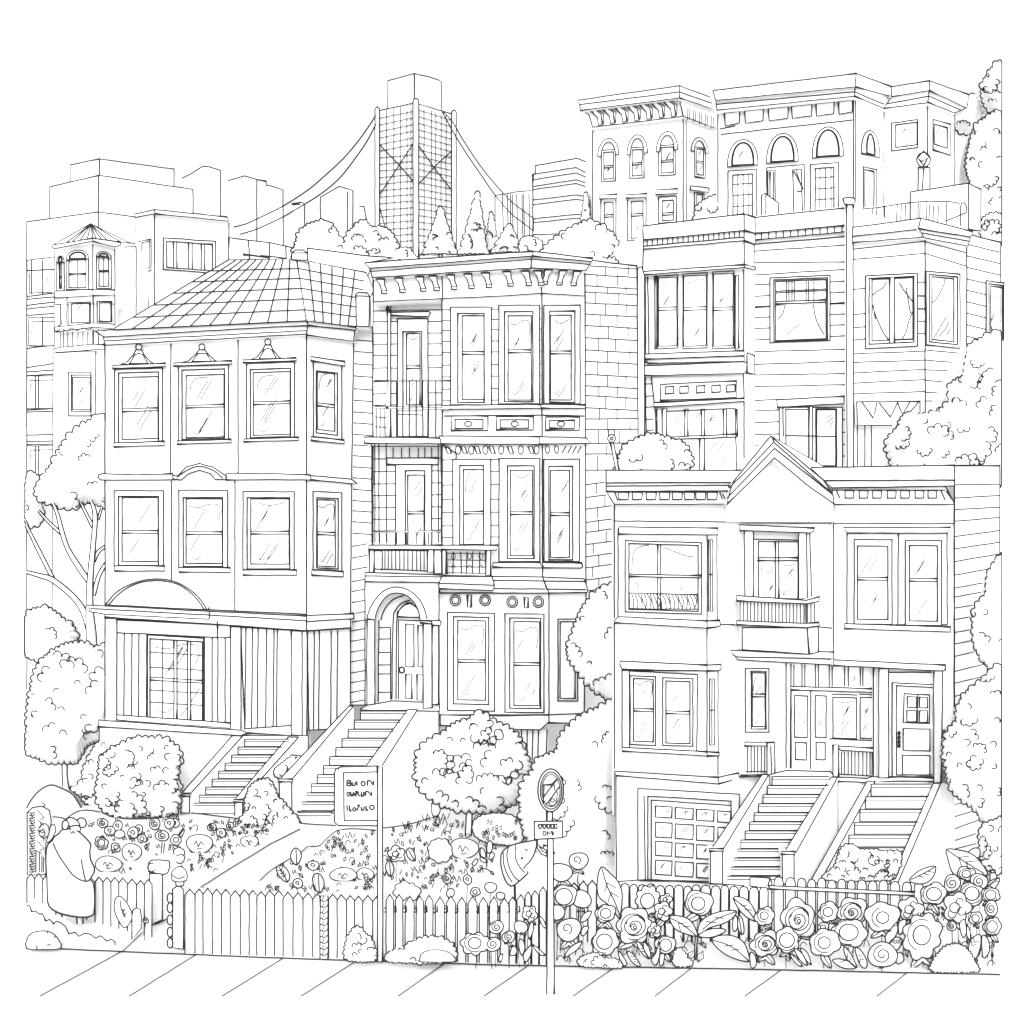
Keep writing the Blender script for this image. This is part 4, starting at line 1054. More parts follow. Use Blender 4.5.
# ================================================================= CITY AND BRIDGE
tile(1)
far=[('skyscraper','blank slant-roofed tower just right of the stepped blocks',[640,515,640,497,700,467,750,435,775,438,820,452,820,1100,640,1100],290,[]),
('skyscraper','blank shallow-peaked tower with one vertical edge line, second from the stepped blocks',[825,503,875,488,920,475,970,490,1008,497,1008,513,1024,515,1077,533,1079,1100,825,1100],310,[[970,490,970,740]])]
for nm,lb__,fl,Y,ls in far:
    n=Node(nm,label=lb__,cat='tower',group='distant city towers'); n.poly(fl,Sf(Y),0,14)
    for l in ls: n.line(l,Sf(Y),.2)
tile(2)
for lb__,fl,Y,ls in (
 ('low distant tower with a rounded corner under the bridge cables',[95,600,130,588,170,583,182,592,180,780,95,780],330,[[100,598,165,590]]),
 ('slim distant tower with a pitched top between the cables and the lattice tower',[248,562,325,518,380,535,380,780,248,780],320,[[358,538,358,715]]),
 ('small low block tucked beside the left leg of the lattice tower',[378,598,425,600,435,650,450,780,378,780],340,[[370,635,395,635,393,672,372,672,370,635]])):
    n=Node('skyscraper',label=lb__,cat='tower',group='distant city towers'); n.poly(fl,Sf(Y),0,14)
    for l in ls: n.line(l,Sf(Y),.2)
tile(3)
n=Node('skyscraper',label='striped distant tower with horizontal bands beside the square hilltop building',cat='tower',group='distant city towers'); S_=Sf(180)
n.poly([145,433,315,403,420,445,420,1000,135,1000,135,467,145,467],S_,0,12)
for a_,b_,d_ in ((467,440,472),(490,462,490),(517,490,510),(530,505,525),(572,552,565),(592,570,580),(650,632,632),(665,648,648),(715,710,710)): n.line([137,a_,312,b_,375,d_],S_,.2,.9)
n=Node('skyscraper',label='low distant tower with thin vertical ribs where the right bridge cables come down',cat='tower',group='distant city towers'); S_=Sf(210)
n.poly([-20,555,70,540,135,535,135,1000,-20,1000],S_,0,12,w=.8)
for x in (10,30,42,50,68,90,97,118): n.line([x,548,x+4,735],S_,.2,.8)

tile(2)
ot=Node('office_tower',label='blank flat topped office tower rising behind the lattice bridge tower',cat='tower'); S1=Sf(262,388,414.5,255); S2=Sf(255,414.5,441.5,262)
ot.poly([525,85,632,55,632,800,520,800],S1,0,6); ot.poly([632,55,690,68,730,82,743,92,748,800,632,800],S2,0,6)
bt=Node('bridge_tower',label='lattice tower of the suspension bridge with three round-topped legs and crossed braces',cat='bridge tower'); BT=236
L1=Sf(BT+6,378,416,BT); L2=Sf(BT,416,453,BT+6)
lp_=Node('lattice_panel',bt); lp_.poly([488,208,630,175,630,800,545,800,490,600],L1,0,1)
for x in (518,548,575,602,618): lp_.line([x,205-(x-490)*.22,x,790],L1,.3,.6)
for i in range(21): 
    y=238+i*27; lp_.line([492,y,628,y-28 if i<6 else y-12],L1,.3,.62)
lp_=Node('lattice_panel',bt); lp_.poly([650,180,785,222,785,760,650,800],L2,0,1)
for x in (672,702,720,742,762): lp_.line([x,190+(x-650)*.3,x,770],L2,.3,.6)
for i in range(21):
    y=205+i*27; lp_.line([650,y,783,y+(42-i*1.5)],L2,.3,.62)
for S_,P in ((L1,[488,345,570,430,630,500]),(L1,[490,550,570,430,628,342]),(L2,[650,350,712,440,783,530]),(L2,[652,505,712,440,783,375])):
    b_=Node('cross_brace',bt); b_.line(P,S_,.8,1.0)
for x0,x1,yt,S_ in ((472,489,195,L1),(627,650,160,Sf(BT)),(785,803,208,L2)):
    l_=Node('tower_leg',bt); l_.poly([x0,yt+8,x0+3,yt+1,(x0+x1)/2,yt-3,x1-3,yt+1,x1,yt+8,x1,810,x0,810],S_,1.6,2.2,w=1.05)
bt.kids[-1]
sc_=Node('bridge_cables',label='pairs of long sagging suspension cables running out from the lattice tower',cat='cables')
for S_,q in ((Sf(235,229,380,225),[475,225,450,265,400,335,340,405,270,470,200,530,100,595,0,645,-60,672,-126,688]),
  (Sf(235,229,380,225),[475,262,440,330,385,410,320,490,240,555,150,610,90,645,0,687,-60,708,-126,725]),
  (Sf(235,445,520,170),[750,212,790,255,830,325,900,430,960,505,1024,575,1075,615,1120,648]),
  (Sf(235,445,520,170),[747,215,800,310,850,390,905,470,960,550,1024,625,1075,665,1120,700])):
    l_=Node('cable',sc_); l_.line(q,S_,2.2,1.15,sm=3)
l_.line([1120,648,1120,700],Sf(170),2,1)
tile(1)
wb=Node('low_building',label='long low flat roofed wall with a thin pipe, right behind the tiled roof ridge',cat='building'); WB=Sf(70)
wb.poly([855,727,880,732,935,738,1024,748,1120,770,1400,800,1400,1200,855,1200],WB,0,4); wb.line([935,740,940,820],WB,.02); 
tile(2); wb.line([38,750,38,810],WB,.02); wb.line([105,760,107,815],WB,.02);wb.line([0,800,105,812],WB,.02)
tile(1); wb.poly([915,793,1024,808,1024,812,915,798],WB,.3,.1,w=.8)
wb.line([915,790,917,806],WB,.4)
tile(2); wb2=Node('low_building',label='wedge of blank parapet between the tiled roof and the bracketed cornice',cat='building'); wb2.poly([195,770,420,800,545,810,430,832,450,860,440,890,195,822],Sf(44),0,2)
LW=1.2
# ================================================================= TREES AND BUSHES
def bush(lab,fl,Y,D,step=4.5,dood=14,seed=1,name='bush',cat='bush',group=None,amp=.45,root=None):
    if amp<.05: step=3
    n=Node(name,root,label=lab,cat=cat,group=group,mat=LEAF); n.puff(scal(fl,step,amp,seed),Y,D,1.05,dood,step*1.1,seed=seed); return n
tile(2)
bush('round bush just left of the slim tower, behind the roof finial',[150,740,165,700,200,675,260,658,300,680,320,720,360,745,400,785,410,830,150,830],61,2,3.5,5,1)
bush('wide billowing bush at the foot of the left tower leg',[350,745,365,705,400,672,430,655,450,690,500,685,540,710,560,760,577,790,560,840,350,840],60,2,3.5,8,2)
bush('tiny bush below the middle tower leg',[548,800,560,782,595,770,625,790,640,830,548,830],59,1,3.5,2,3)
def pine(lab,ax,ay,x0,x1,yb,Y,seed,tiers=6):
    rt_=Node('pine_tree',label=lab,cat='pine tree',group='pine trees behind the cornice'); rnd=random.Random(seed)
    L=[];R=[]
    for i in range(tiers):
        t=(i+1)/tiers; y=ay+(yb-ay)*t
        L+= [(ax+(x0-ax)*t+rnd.uniform(-4,2),y-2),(ax+(x0-ax)*t*.72,y-8)]
        R+= [(ax+(x1-ax)*t+rnd.uniform(-2,4),y-2),(ax+(x1-ax)*t*.72,y-8)]
    fl=[ax,ay]
    for p in R: fl+=list(p)
    for p in L[::-1]: fl+=list(p)
    cr=Node('crown',rt_,mat=LEAF); cr.puff(scal(fl,2.6,.35,seed),Y,1.5,1.0,5,2.5,seed=seed,center=c((x0+x1)/2,ay+(yb-ay)*.65))
    tr=Node('trunk',rt_); tr.limb([ax,yb-20,6,(x0+x1)/2,yb+60,8],Y)
pine('small leftmost pine in front of the right lattice panel',740,600,660,815,800,60,1)
pine('tallest pine with a bent tip, right of the lattice tower',892,535,808,935,800,59,2,8)
pine('narrow pine just right of the tallest one',947,620,920,985,785,61,3,5)
tile(3)
pine('short broad pine where the ribbed tower stands',40,670,-40,98,790,58,4,4)
pine('thin dark cypress against the striped tower',350,540,330,378,680,64,5,3)
bush('small round shrub between the short pine and the large bush',[85,740,110,725,140,730,165,745,180,790,90,800],57,1,3.4,3,4)
bush('broad bush before the square hilltop building, left of the dentil parapet',[178,775,230,730,270,700,330,670,380,660,430,690,470,725,480,760,495,785,520,765,585,740,620,760,620,860,400,880,190,830],55,2.5,4.5,10,5)
bush('half hidden bush climbing against the side wall of the square building',[800,640,808,600,840,575,885,555,930,560,930,680,800,680],57,1.2,3.6,4,6)
tile(4)
bush('small leafy top showing behind the arcade building cornice',[840,230,860,190,880,155,915,140,948,155,965,200,940,240,930,300,850,290],64,1.5,4,3,7,'tree','tree')
bush('upper leafy crown touching the right edge above the arcade building',[1030,5,1000,25,970,65,950,110,958,170,985,215,1030,245,1050,120],62.5,2,4.2,6,8,'tree','tree')
bush('tall leafy crown at the right edge behind the rooftop parapet',[1030,225,970,235,930,265,905,320,895,380,887,430,900,490,925,530,945,560,940,640,945,720,1030,730,1045,500],61,2.5,4.2,14,9,'tree','tree')
bush('low leafy clump right of the rooftop parapet, under the tall crown',[1030,640,990,632,955,650,940,690,960,730,1030,760],48.5,1,3.6,5,10)
tile(8)
bush('large bush on the slope above the gabled house, at the right edge',[1028,182,960,200,905,220,890,290,885,345,820,385,820,450,790,490,700,515,635,505,600,570,562,615,560,660,582,715,600,800,1028,800,1045,500],38.5,2.8,5.2,34,11)
tile(7)
bush('rounded bush above the left cornice of the gabled house',[490,790,488,690,510,640,560,612,630,590,690,612,740,620,770,650,787,700,770,738,765,790],32,1.2,4.6,9,12)
# branching tree
tile(5)
t1=Node('branching_tree',label='tall open tree with forking pale branches beside the left wall of the tiled house',cat='tree')
cr=Node('crown',t1,mat=LEAF); cr.puff(scal([400,560,350,530,318,508,285,540,225,572,170,640,128,720,78,785,60,830,90,865,140,880,200,897,245,885,270,860,300,875,400,860],5.5,.45,20),38.4,1.6,1.05,9,6,seed=5)
cr=Node('crown',t1,mat=LEAF); cr.puff(scal([27,960,30,756,60,752,82,785,84,860,95,940,60,965],4.6,.35,21),39.5,.8,1.0,1,5,seed=6)
tile(9); tk=Node('trunk',t1); TYY=37.6
tk.limb([296,520,22,292,420,20,286,330,15,287,210,12,300,60,10,308,-60,9,290,-120,5],TYY)
tk.limb([285,215,10,240,150,11,195,75,9,170,0,9,155,-60,7,135,-110,5],TYY+.05)
tk.limb([290,420,16,262,335,13,215,270,11,135,205,11,85,188,9,27,172,6],TYY+.05)
tk.limb([138,205,8,85,100,8,60,50,7,25,-20,5],TYY+.1)
tk.limb([70,75,6,45,20,5,22,-40,4],TYY+.12)
tk.limb([180,25,6,120,-30,6,75,-80,4],TYY+.1)
tk.limb([300,270,9,322,190,8,352,135,6],TYY+.05); tk.limb([302,130,7,320,90,7,352,65,5],TYY+.05); tk.limb([300,-10,7,250,-110,5,235,-150,4],TYY+.08); tk.limb([318,-40,6,335,-90,4],TYY+.08)
bush('round topped shrub behind the trunk of the branching tree, left edge',[25,350,60,325,112,318,150,345,190,378,220,400,232,450,235,520,25,520],38.9,1.2,5,2,22)
t2=Node('round_tree',label='round crowned tree with thin trunk at the left edge, beside the slatted shopfront',cat='tree')
cr=Node('crown',t2,mat=LEAF); cr.puff(scal([380,480,345,468,310,488,285,465,200,464,145,488,92,528,60,580,45,650,32,730,28,830,25,912,80,935,130,955,190,950,232,955,252,905,300,868,350,850,400,700],4.8,.42,23),36.8,1.4,1.05,20,6,seed=9)
tk=Node('trunk',t2); tk.limb([183,945,11,184,1010,10,190,1070,13],36.8)
tile(13)
bush('smooth rounded garden mound under the round tree',[27,200,60,145,95,115,130,102,175,118,215,140,240,175,258,215,258,260,27,260],34.6,.8,30,3,24,'garden_mound','mound',amp=.03)
bush('low tangled shrub between the round tree and the leafy bush',[205,110,235,120,262,60,262,40,300,-40,345,-70,345,200,300,190,262,170,240,140],34.9,.5,4.2,12,25)
bush('dense leafy bush in front of the white plinth wall, left of the stairs',[325,3,345,-25,390,-55,430,-70,480,-95,540,-90,600,-85,640,-55,665,-20,652,20,640,62,662,110,650,150,655,190,620,222,540,236,490,228,430,240,360,218,322,182,312,120,325,60],33.3,.8,4.6,48,26)
cyp=Node('plant_column',label='tall hatched plant column at the left edge, beside the cloaked person',cat='plant')
cyp.puff(pts([30,470,30,215,50,195,90,188,120,205,128,250,118,300,105,340,102,380,105,470]),26.2,.4,1.0)
for i in range(26):
    y=205+i*10.5; cyp.sl([36,y,50,y+3,62,y-3],.8,0); cyp.sl([40+(i%3)*4,y,42+(i%3)*4,y+14],.8,0)
    if i<17: cyp.sl([70+(i%4)*9,y,80+(i%3)*9,y+10],.75,0)
for x in (66,80,90,97): cyp.line([x,300+x,x-1,460],Sf(25.75),0,.9)
cyp.circ(98,290,22,30,Sf(25.75),.0,.9); cyp.circ(90,300,12,14,Sf(25.75),.0,.9)
cyp.line([122,275,140,262,145,295,125,330,110,340],Sf(25.75),0,.9,sm=2)
tile(14)
bush('flowering shrub spilling beside the newel post between the two stairways',[-60,215,-58,160,-40,110,-10,85,30,78,50,95,58,130,75,155,100,180,130,215,148,230,165,262,150,300,50,335,0,345,-60,320,-95,270],32.6,.5,3.4,60,27)
bush('narrow strip of leafy planting between the two sloping stair walls',[60,60,62,40,90,15,130,-12,165,-15,178,0,150,25,125,68,90,78],33.9,.25,2.6,16,28)
tile(14)
t3=Node('garden_tree',label='bushy round tree with a thin trunk in the middle garden bed',cat='tree')
cr=Node('crown',t3,mat=LEAF); cr.puff(scal([895,-207,868,-170,800,-150,740,-102,680,-72,642,-15,640,60,650,110,690,150,740,182,800,205,860,208,930,212,990,200,1050,170,1075,130,1095,60,1110,20,1085,-20,1082,-60,1045,-110,1000,-140,945,-165,915,-185],5.2,.48,30),31.0,1.2,1.1,30,6.5,seed=31)
tk=Node('trunk',t3); tk.limb([858,190,12,856,250,12,852,325,12],31.0)
bush('little stump-like stem under the left side of the round garden tree',[705,175,740,180,738,205,728,228,708,226],31.6,.12,30,0,29,'tree_stump','stump',amp=.03)
tile(11)
bush('tall shrub mass behind the no-parking sign, reaching up to the white house wall',[520,700,465,702,430,715,382,740,330,762,268,820,240,860,248,890,215,915,150,938,132,990,90,1040,82,1080,85,1170,100,1240,150,1330,300,1560,520,1560],29.5,1.5,5,26,33)
tile(11)
t4=Node('side_tree',label='leafy tree filling the gap between the block side wall and the gabled house',cat='tree')
cr=Node('crown',t4,mat=LEAF); cr.puff(scal([520,215,465,225,425,228,390,258,345,310,318,360,295,430,275,500,305,560,342,600,380,650,430,682,460,712,520,720],5,.45,34),30.8,1.3,1.05,14,5.5,seed=12)
tk=Node('trunk',t4); tk.limb([470,640,20,480,900,24,485,1300,28],30.9)
tile(12)
t5=Node('street_tree',label='large billowing tree at the right edge with its crown against the clapboard wall',cat='tree')
cr=Node('crown',t5,mat=LEAF); cr.puff(scal([1040,95,1015,125,990,158,970,200,980,245,940,292,915,340,915,400,920,470,945,520,985,570,1035,585,1060,300],5.2,.42,35),26.1,.5,1.05,4,5.5,seed=3)
tk=Node('trunk',t5); tk.limb([985,400,14,985,900,14,984,1500,16],26.5)
t6=Node('street_tree',label='lower bulging tree crown at the right edge, beside the panelled door steps',cat='tree')
cr=Node('crown',t6,mat=LEAF); cr.puff(scal([1035,570,985,578,962,608,900,650,862,700,845,750,855,780,815,812,800,862,790,912,808,955,805,1000,830,1072,880,1115,930,1145,955,1195,1035,1185,1060,900],5,.45,36),25.8,.6,1.05,20,5.5,seed=4)
tk=Node('trunk',t6); tk.limb([1000,1000,12,998,1200,13,996,1500,14],26.2)
tile(16)
bush('ragged shrub under the right edge tree, above the flower bed',[1035,238,1000,250,958,262,940,300,948,340,940,380,960,430,985,450,1035,460,1050,350],25.2,.5,4.6,8,37)
# ================================================================= FENCES
def fence(root,x0,x1,b0_,b1_,t0,t1,pw,S,seed,tip='v',gap=.0,wob=1.0,lines=True):
    """one run of pickets, all in px; b/t = base and tip heights at both ends"""
    n=Node('picket_panel',root); rnd=random.Random(seed); x=x0
    while x<x1-pw*.5:
        w=pw*rnd.uniform(.86,1.12); a=x+gap*w; b=x+w
        u=((a+b)/2-x0)/(x1-x0); yb=b0_+(b1_-b0_)*u; yt=t0+(t1-t0)*u+rnd.uniform(-1,1)*wob
        xm=(a+b)/2+rnd.uniform(-.4,.4)
        if tip=='v': q=[(a,yb),(a,yt+w*.62),(a+(xm-a)*.6,yt+w*.25),(xm,yt),(b-(b-xm)*.6,yt+w*.25),(b,yt+w*.62),(b,yb)]
        else: q=[(a,yb),(a,yt+w*.45),(a+w*.12,yt+w*.12),((a+b)/2,yt),(b-w*.12,yt+w*.12),(b,yt+w*.45),(b,yb)]
        n.pp(q,S,0,.025,ink=False)
        if gap>.05: n.lp(q[:1]+q[1:],S,0,.95)
        else: n.lp(q[:-1] if x+w<x1-pw*.5 else q,S,0,1.05)
        x+=w
    return n
f1=Node('picket_fence',label='leftmost white picket fence, ending at the flat-capped gate post behind the cloaked person',cat='fence')
F1=Sf(24.9,27,136,22.9)
fence(f1,27,149.5,915,943,873,880,8.6,F1,1)
p1=Node('gate_post',label='square gate post with a flat stone cap, left of the entrance path',cat='post'); tile(13)
GP1=Sf(gY(760+675/4.096)); 
s_=Node('shaft',p1); s_.poly([530,465,583,465,583,655,533,678],GP1,0,.3)
s_=Node('cap',p1); s_.poly([525,430,540,410,600,412,612,420,608,455,590,468,540,460,527,455],GP1,.1,.5,sm=2); s_.circ(538,440,15,17,GP1,.11,.9,a0=60,a1=330)
p2=Node('gate_post',label='round gate post with a ball finial, right of the entrance path',cat='post')
GP2=Sf(gY(952.5)); s_=Node('shaft',p2); s_.poly([625,530,640,518,655,518,668,530,670,775,648,772,625,768],GP2,0,.25)
s_=Node('neck',p2); s_.poly([635,490,675,490,668,515,640,517],GP2,.04,.15)
s_=Node('ball_finial',p2); s_.puff(pts([620,478,622,460,632,447,645,440,656,436,668,441,680,455,685,475,683,492,655,500,625,494]),GY2:=gY(952.5)-.1,.14,1.05); s_.sl([622,470,650,486,684,470],.9); 
iv=Node('climbing_vine',label='lumpy vine climbing the left side of the round gate post',cat='vine',mat=LEAF)
for y in (565,605,655,705,750): iv.circ(614,y,11,20,GP2,.02,fill=.1)
f2=Node('picket_fence',label='long pointed picket fence between the ball-topped post and the no-parking sign',cat='fence'); tile(0)
F2=Sf(21.75,187,505,21.2)
fence(f2,185,320,955.5,959.5,888,893,9.0,F2,2)
pa=Node('fence_post',f2); pa.poly([320,896,328,896,328,960,320,960],F2,.05,.08)
for i in range(10): pa.line([320,900+i*6,324,902+i*6,328,899+i*6],F2,.06,.8); pa.line([324,897+i*6,322,901+i*6],F2,.06,.7)
fence(f2,328.5,378,959,961,894,896,9.2,F2,3)
fence(f2,384,508,961,964,895,898,10.3,F2,4,gap=.22)
fence(f2,508,555,963,966,898,884,7.6,F2,5,gap=.15)
rl=Node('rail',f2); 
for y in (908,912): rl.line([384,y,548,y+2],F2,-.04,.9)
rl.pp([(384,907),(548,908),(548,913),(384,912)],F2,-.03,.04,ink=False)
for i in range(14): x=393+i*10.3; rl.line([x,906,x+3,906,x+3,912,x,912],F2,.03,.8)
f3=Node('picket_fence',label='round-tipped picket fence behind the big striped leaf and in front of the garage',cat='fence'); F3=Sf(22.4)
fence(f3,553,598,960,962,884,880,8.6,F3,6)
fence(f3,620,768,960,962,884,887,9.6,F3,7,tip='r',gap=.1)
f4=Node('picket_fence',label='pale round-topped picket fence with a long flat rail, below the two right-hand stairs',cat='fence'); F4=Sf(22.9)
fence(f4,762,922,950,952,877,882,10.8,F4,8,tip='r',gap=.2)
rl=Node('rail',f4); rl.pp([(769,885.5),(915,892),(914,895.5),(770,889)],F4,.05,.05)
rl.pp([(750,877),(770,878),(768,886),(770,889),(750,886)],F4,.06,.05)
# ================================================================= SIGNS
tile(14)
sg=Node('garden_signboard',label='board with three lines of hand lettering on a tall post',cat='sign'); SG=Sf(21.15)
b_=Node('board',sg); b_.poly([305,50,312,35,335,28,481,24,481,270,320,268,305,255],SG,0,.08,w=1.1)
b_.poly([342,52,481,48,481,248,345,248],SG,.02,.02); b_.line([320,32,322,40],SG,.01)
p_=Node('post',sg); p_.poly([481,25,502,30,503,826,481,826],SG,.02,.12,w=1.1)
lt=Node('lettering',sg); Q=lambda *a: lt.line(list(a),SG,.045,1.15,sm=2)
Q(355,105,357,82); Q(357,82,370,84,368,93,358,94); Q(358,94,373,97,370,105,356,105)
Q(378,90,379,104,388,104,390,90); Q(402,104,403,102); Q(396,86,397,104)
lt.circ(422,96,8,9,SG,.045,1.15); Q(440,106,441,85,452,85,464,103,465,84)
lt.circ(362,140,6,8,SG,.045,1.1); Q(370,130,376,150,384,132,386,148); Q(392,150,394,128,402,132,400,140,410,148); Q(415,130,416,148,424,146,425,130); Q(432,148,433,130,444,130,456,146,457,128)
Q(356,185,357,208); Q(366,185,368,208,376,207); lt.circ(386,202,6,7,SG,.045,1.1); Q(396,186,408,184,400,198,398,208); Q(414,192,416,206,424,204,426,190); Q(434,186,436,206,444,204); lt.circ(458,194,9,9,SG,.045,1.15)
tile(15)
ns=Node('no_parking_sign',label='oval no-parking sign on a slim pole standing on the pavement edge',cat='sign'); NS=Sf(19.65)
p_=Node('pole',ns); p_.poly([192,210,215,215,218,325,222,968,192,966,195,325],NS,0,.07,w=1.1); p_.rect(190,212,215,250,NS,.01,.05)
d_=Node('sign_disc',ns); 
d_.circ(208,124,53,88,NS,.08,1.2,fill=.03,n=30); d_.circ(209,125,44,76,NS,.1,1.0,n=30); d_.circ(209,125,37,66,NS,.1,.8,n=30)
d_.line([180,150,235,78],NS,.11,1.1); d_.line([190,182,242,110],NS,.11,1.1)
d_.line([178,180,180,102,210,100,214,112],NS,.105,1.0); d_.line([185,102,205,104,235,75],NS,.105,.8); d_.line([200,165,205,185,228,180,235,130],NS,.105,.8,sm=2); d_.circ(215,165,8,7,NS,.105,.8); d_.line([222,100,224,125],NS,.105,.8)
pl_2=Node('plate',ns); pl_2.poly([140,252,255,250,257,318,142,325],NS,.09,.03,w=1.1)
for x in (158,175,192,208,222): pl_2.poly([x,264,x+11,263,x+12,272,x+8,282,x+2,282],NS,.1,.01,w=.9)
pl_2.circ(182,300,6,9,NS,.1,.9); pl_2.line([194,310,196,292,204,304,214,292,214,310],NS,.1,.9,sm=0); pl_2.line([206,290,220,300,216,308],NS,.1,.8)
# ================================================================= PERSON
tile(13)
pe=Node('person',label='person seen from behind in long pale cape and bun hat at the left fence',cat='person'); PY=23.25
# the cape hangs over the fence; shoulders, raised elbow and hem come from one continuous shape
body=[160,300,172,285,195,280,215,284,240,292,270,320,290,345,286,372,290,410,305,440,302,465,288,488,302,510,306,560,305,610,298,636,262,645,210,640,160,628,120,602,112,560,110,480,106,420,108,370,115,345,132,330,140,315]
pe.puff(smooth(pts(body),2,True),PY,.26,1.15,center=c(205,470),lev=5)
pe.v and pe.sl([135,340,155,385,185,430,215,470,245,490,270,497,288,490],1.1)
pe.sl([250,405,256,440,262,470,268,494],1.0); pe.sl([205,292,212,300,218,292,226,302],.8)
hd_=Node('head',pe); hd_.puff(smooth(pts([205,292,198,275,205,262,225,258,243,265,248,285,238,298]),2,True),PY+.02,.1,.9)
ht=Node('bun_hat',pe); HS=Sf(PY-.16)
ht.pp(smooth(pts([176,282,172,265,178,250,190,246,196,238,215,237,232,246,245,238,262,240,271,256,266,272,250,277,238,268,222,268,208,272,196,274,190,284]),3,True),HS,0,.14,w=1.15)
ht.line([190,248,200,262,192,282],HS,.01,1,sm=3); ht.line([230,246,240,256,246,270],HS,.01,1,sm=3)
for x in (160,245): Node('leg',pe).limb([x,600,14,x,640,13,x+2,700,11,x+3,740,10],PY+.28)
LW=1.12
# ================================================================= GARDEN
def gcov(lab,area,n,seed,sz=1.5,kinds='uv',edge=None,z=.03):
    """scattered leafy strokes of ground planting inside an outline (px)"""
    g=Node('ground_cover',label=lab,cat='ground cover',kind='stuff',mat=LEAF); rnd=random.Random(seed)
    A=pts(area); xs_=[p[0] for p in A]; ys_2=[p[1] for p in A]
    def ins(x,y):
        r=False
        for i in range(len(A)):
            x1,y1=A[i];x2,y2=A[i-1]
            if (y1>y)!=(y2>y) and x<(x2-x1)*(y-y1)/(y2-y1)+x1: r=not r
        return r
    k=0;tries=0
    while k<n and tries<n*20:
        tries+=1; x=rnd.uniform(min(xs_),max(xs_)); y=rnd.uniform(min(ys_2),max(ys_2))
        if not ins(x,y): continue
        k+=1; Y=gY(y+1.5); S=Sf(Y); s=sz*rnd.uniform(.6,1.4); m=rnd.choice(kinds)
        if m=='u': q=[(x-s,y+s*.3),(x-s*.6,y-s*.8),(x+s*.2,y-s),(x+s,y-s*.1)]
        elif m=='v': q=[(x-s*1.3,y-s),(x-s*.4,y+s*1.1),(x+s*.3,y-s*1.4),(x+s*1.1,y+s*.8)]
        elif m=='o': q=[(x+s*(.3+.07*i)*math.cos(i*.9),y+s*(.3+.07*i)*math.sin(i*.9)) for i in range(10)]
        elif m=='l':
            an=rnd.uniform(-2.4,-.7); u,v=math.cos(an),math.sin(an); l=max(4.2,s*2.2)
            g.pp([(x,y),(x+u*l*.5-v*l*.28,y+v*l*.5+u*l*.28),(x+u*l,y+v*l),(x+u*l*.5+v*l*.28,y+v*l*.5-u*l*.28)],S,0,.02,w=.72); l>5 and g.lp([(x,y),(x+u*l*.8,y+v*l*.8)],S,.005,.55); continue
        else: q=[(x,y+s*1.3),(x+s*.3,y),(x+s*.9,y-s*1.2)]
        g.lp(smooth(q,2),S,0,.72)
    if edge: g.lp(smooth(pts(edge),3),GR,.02,1.0)
    return g
tile(13)
gcov('loose leafy strokes over the flower garden left of the path',[200,235,640,225,900,250,1020,290,1010,330,760,480,690,440,480,470,330,470,300,380,290,300],120,1,1.9,'uvoull')
gcov('dense tufts beside the foot of the left stairs',[770,250,900,250,1024,270,1024,310,900,300,800,300],44,2,1.8,'uol')
gcov('curly tufts between path and finial post',[690,400,800,370,860,390,760,470,690,450],24,3,1.9,'uvil')
tile(14)
gcov('scribbled ground planting in the middle bed left of the signboard post',[180,370,250,345,310,295,470,290,478,420,470,540,20,540,10,490,120,410],110,4,2.1,'uvioll',edge=[0,492,40,455,110,412,170,375,195,355,240,352,270,325,310,292,350,283,400,282,475,288])
gcov('tufted planting in the middle bed right of the signboard post',[510,300,640,260,830,240,890,230,1024,240,1080,330,960,480,740,540,510,520],150,5,2.2,'uvioll',edge=[503,278,560,272,630,258,690,240,730,230])
tile(14)
gcov('wispy grass tufts along the top edge of the middle bed',[550,270,640,240,820,225,820,270,700,285,560,300],24,6,2.6,'vi')
tile(13); ml=Node('garden_bed_edge',kind='structure',mat=GROUND)
for q in ([190,240,230,212,275,205,330,213],[130,232,165,235,190,243],[335,216,420,238,490,240,560,236,650,217],[660,217,720,218,800,228,912,242],):
    ml.line(q,Gd(.01),.0,1.0,sm=3)
tile(14); ml.line([130,245,165,258,240,265,310,268],Gd(.01),0,1)
# low shrubs at the pavement edge
tile(13)
lsh=Node('edging_shrub',label='ragged ground-hugging shrub running below the cloaked person along the left fence foot',cat='shrub',mat=LEAF)
S_=Sf(22.3,27,115,21.9)
lsh.pp(scal([27,690,27,592,60,615,105,655,150,675,200,712,240,720,280,712,330,728,385,745,388,775,300,780,150,772,27,765],3.6,.35,51),Sf(22.2),0,.35,ink=False)
lsh.lp(smooth(pts([28,595,40,600,48,622,62,618,80,632,92,630,105,660,120,652,138,672,150,660,185,680,200,712,225,705,240,722,265,710,290,715,310,730,330,720,355,742,370,735,388,745,390,772]),2),Sf(22.2),.0,1.0)
dm=bush('smooth domed shrub in the bottom left corner beside the pavement',[27,772,30,730,50,708,95,700,130,708,155,732,168,770,100,775],21.75,.3,30,4,52,'domed_shrub','shrub',amp=.02)
tile(14)
bush('pointed prickly shrub against the pickets left of the signboard post',[355,815,352,760,370,710,398,680,425,705,450,730,468,765,470,820],20.95,.25,3.4,7,53,'shrub','shrub')
bush('wide spiky topped shrub right of the signboard post at the pavement edge',[515,820,520,800,555,780,590,790,600,755,650,740,700,725,745,732,790,760,800,815,700,828],20.85,.3,4,4,54,'shrub','shrub')
mm_=Node('stone',label='speckled dome stone half sunk in the spiky topped shrub',cat='stone',group='garden stones'); mm_.puff(smooth(pts([655,815,660,795,690,780,730,778,765,785,790,800,800,815,790,826,660,826]),2,True),20.5,.12,1.0)
for x in (675,695,715,735,755): mm_.sl([x,800,x+4,803],.9,0)
tile(16)
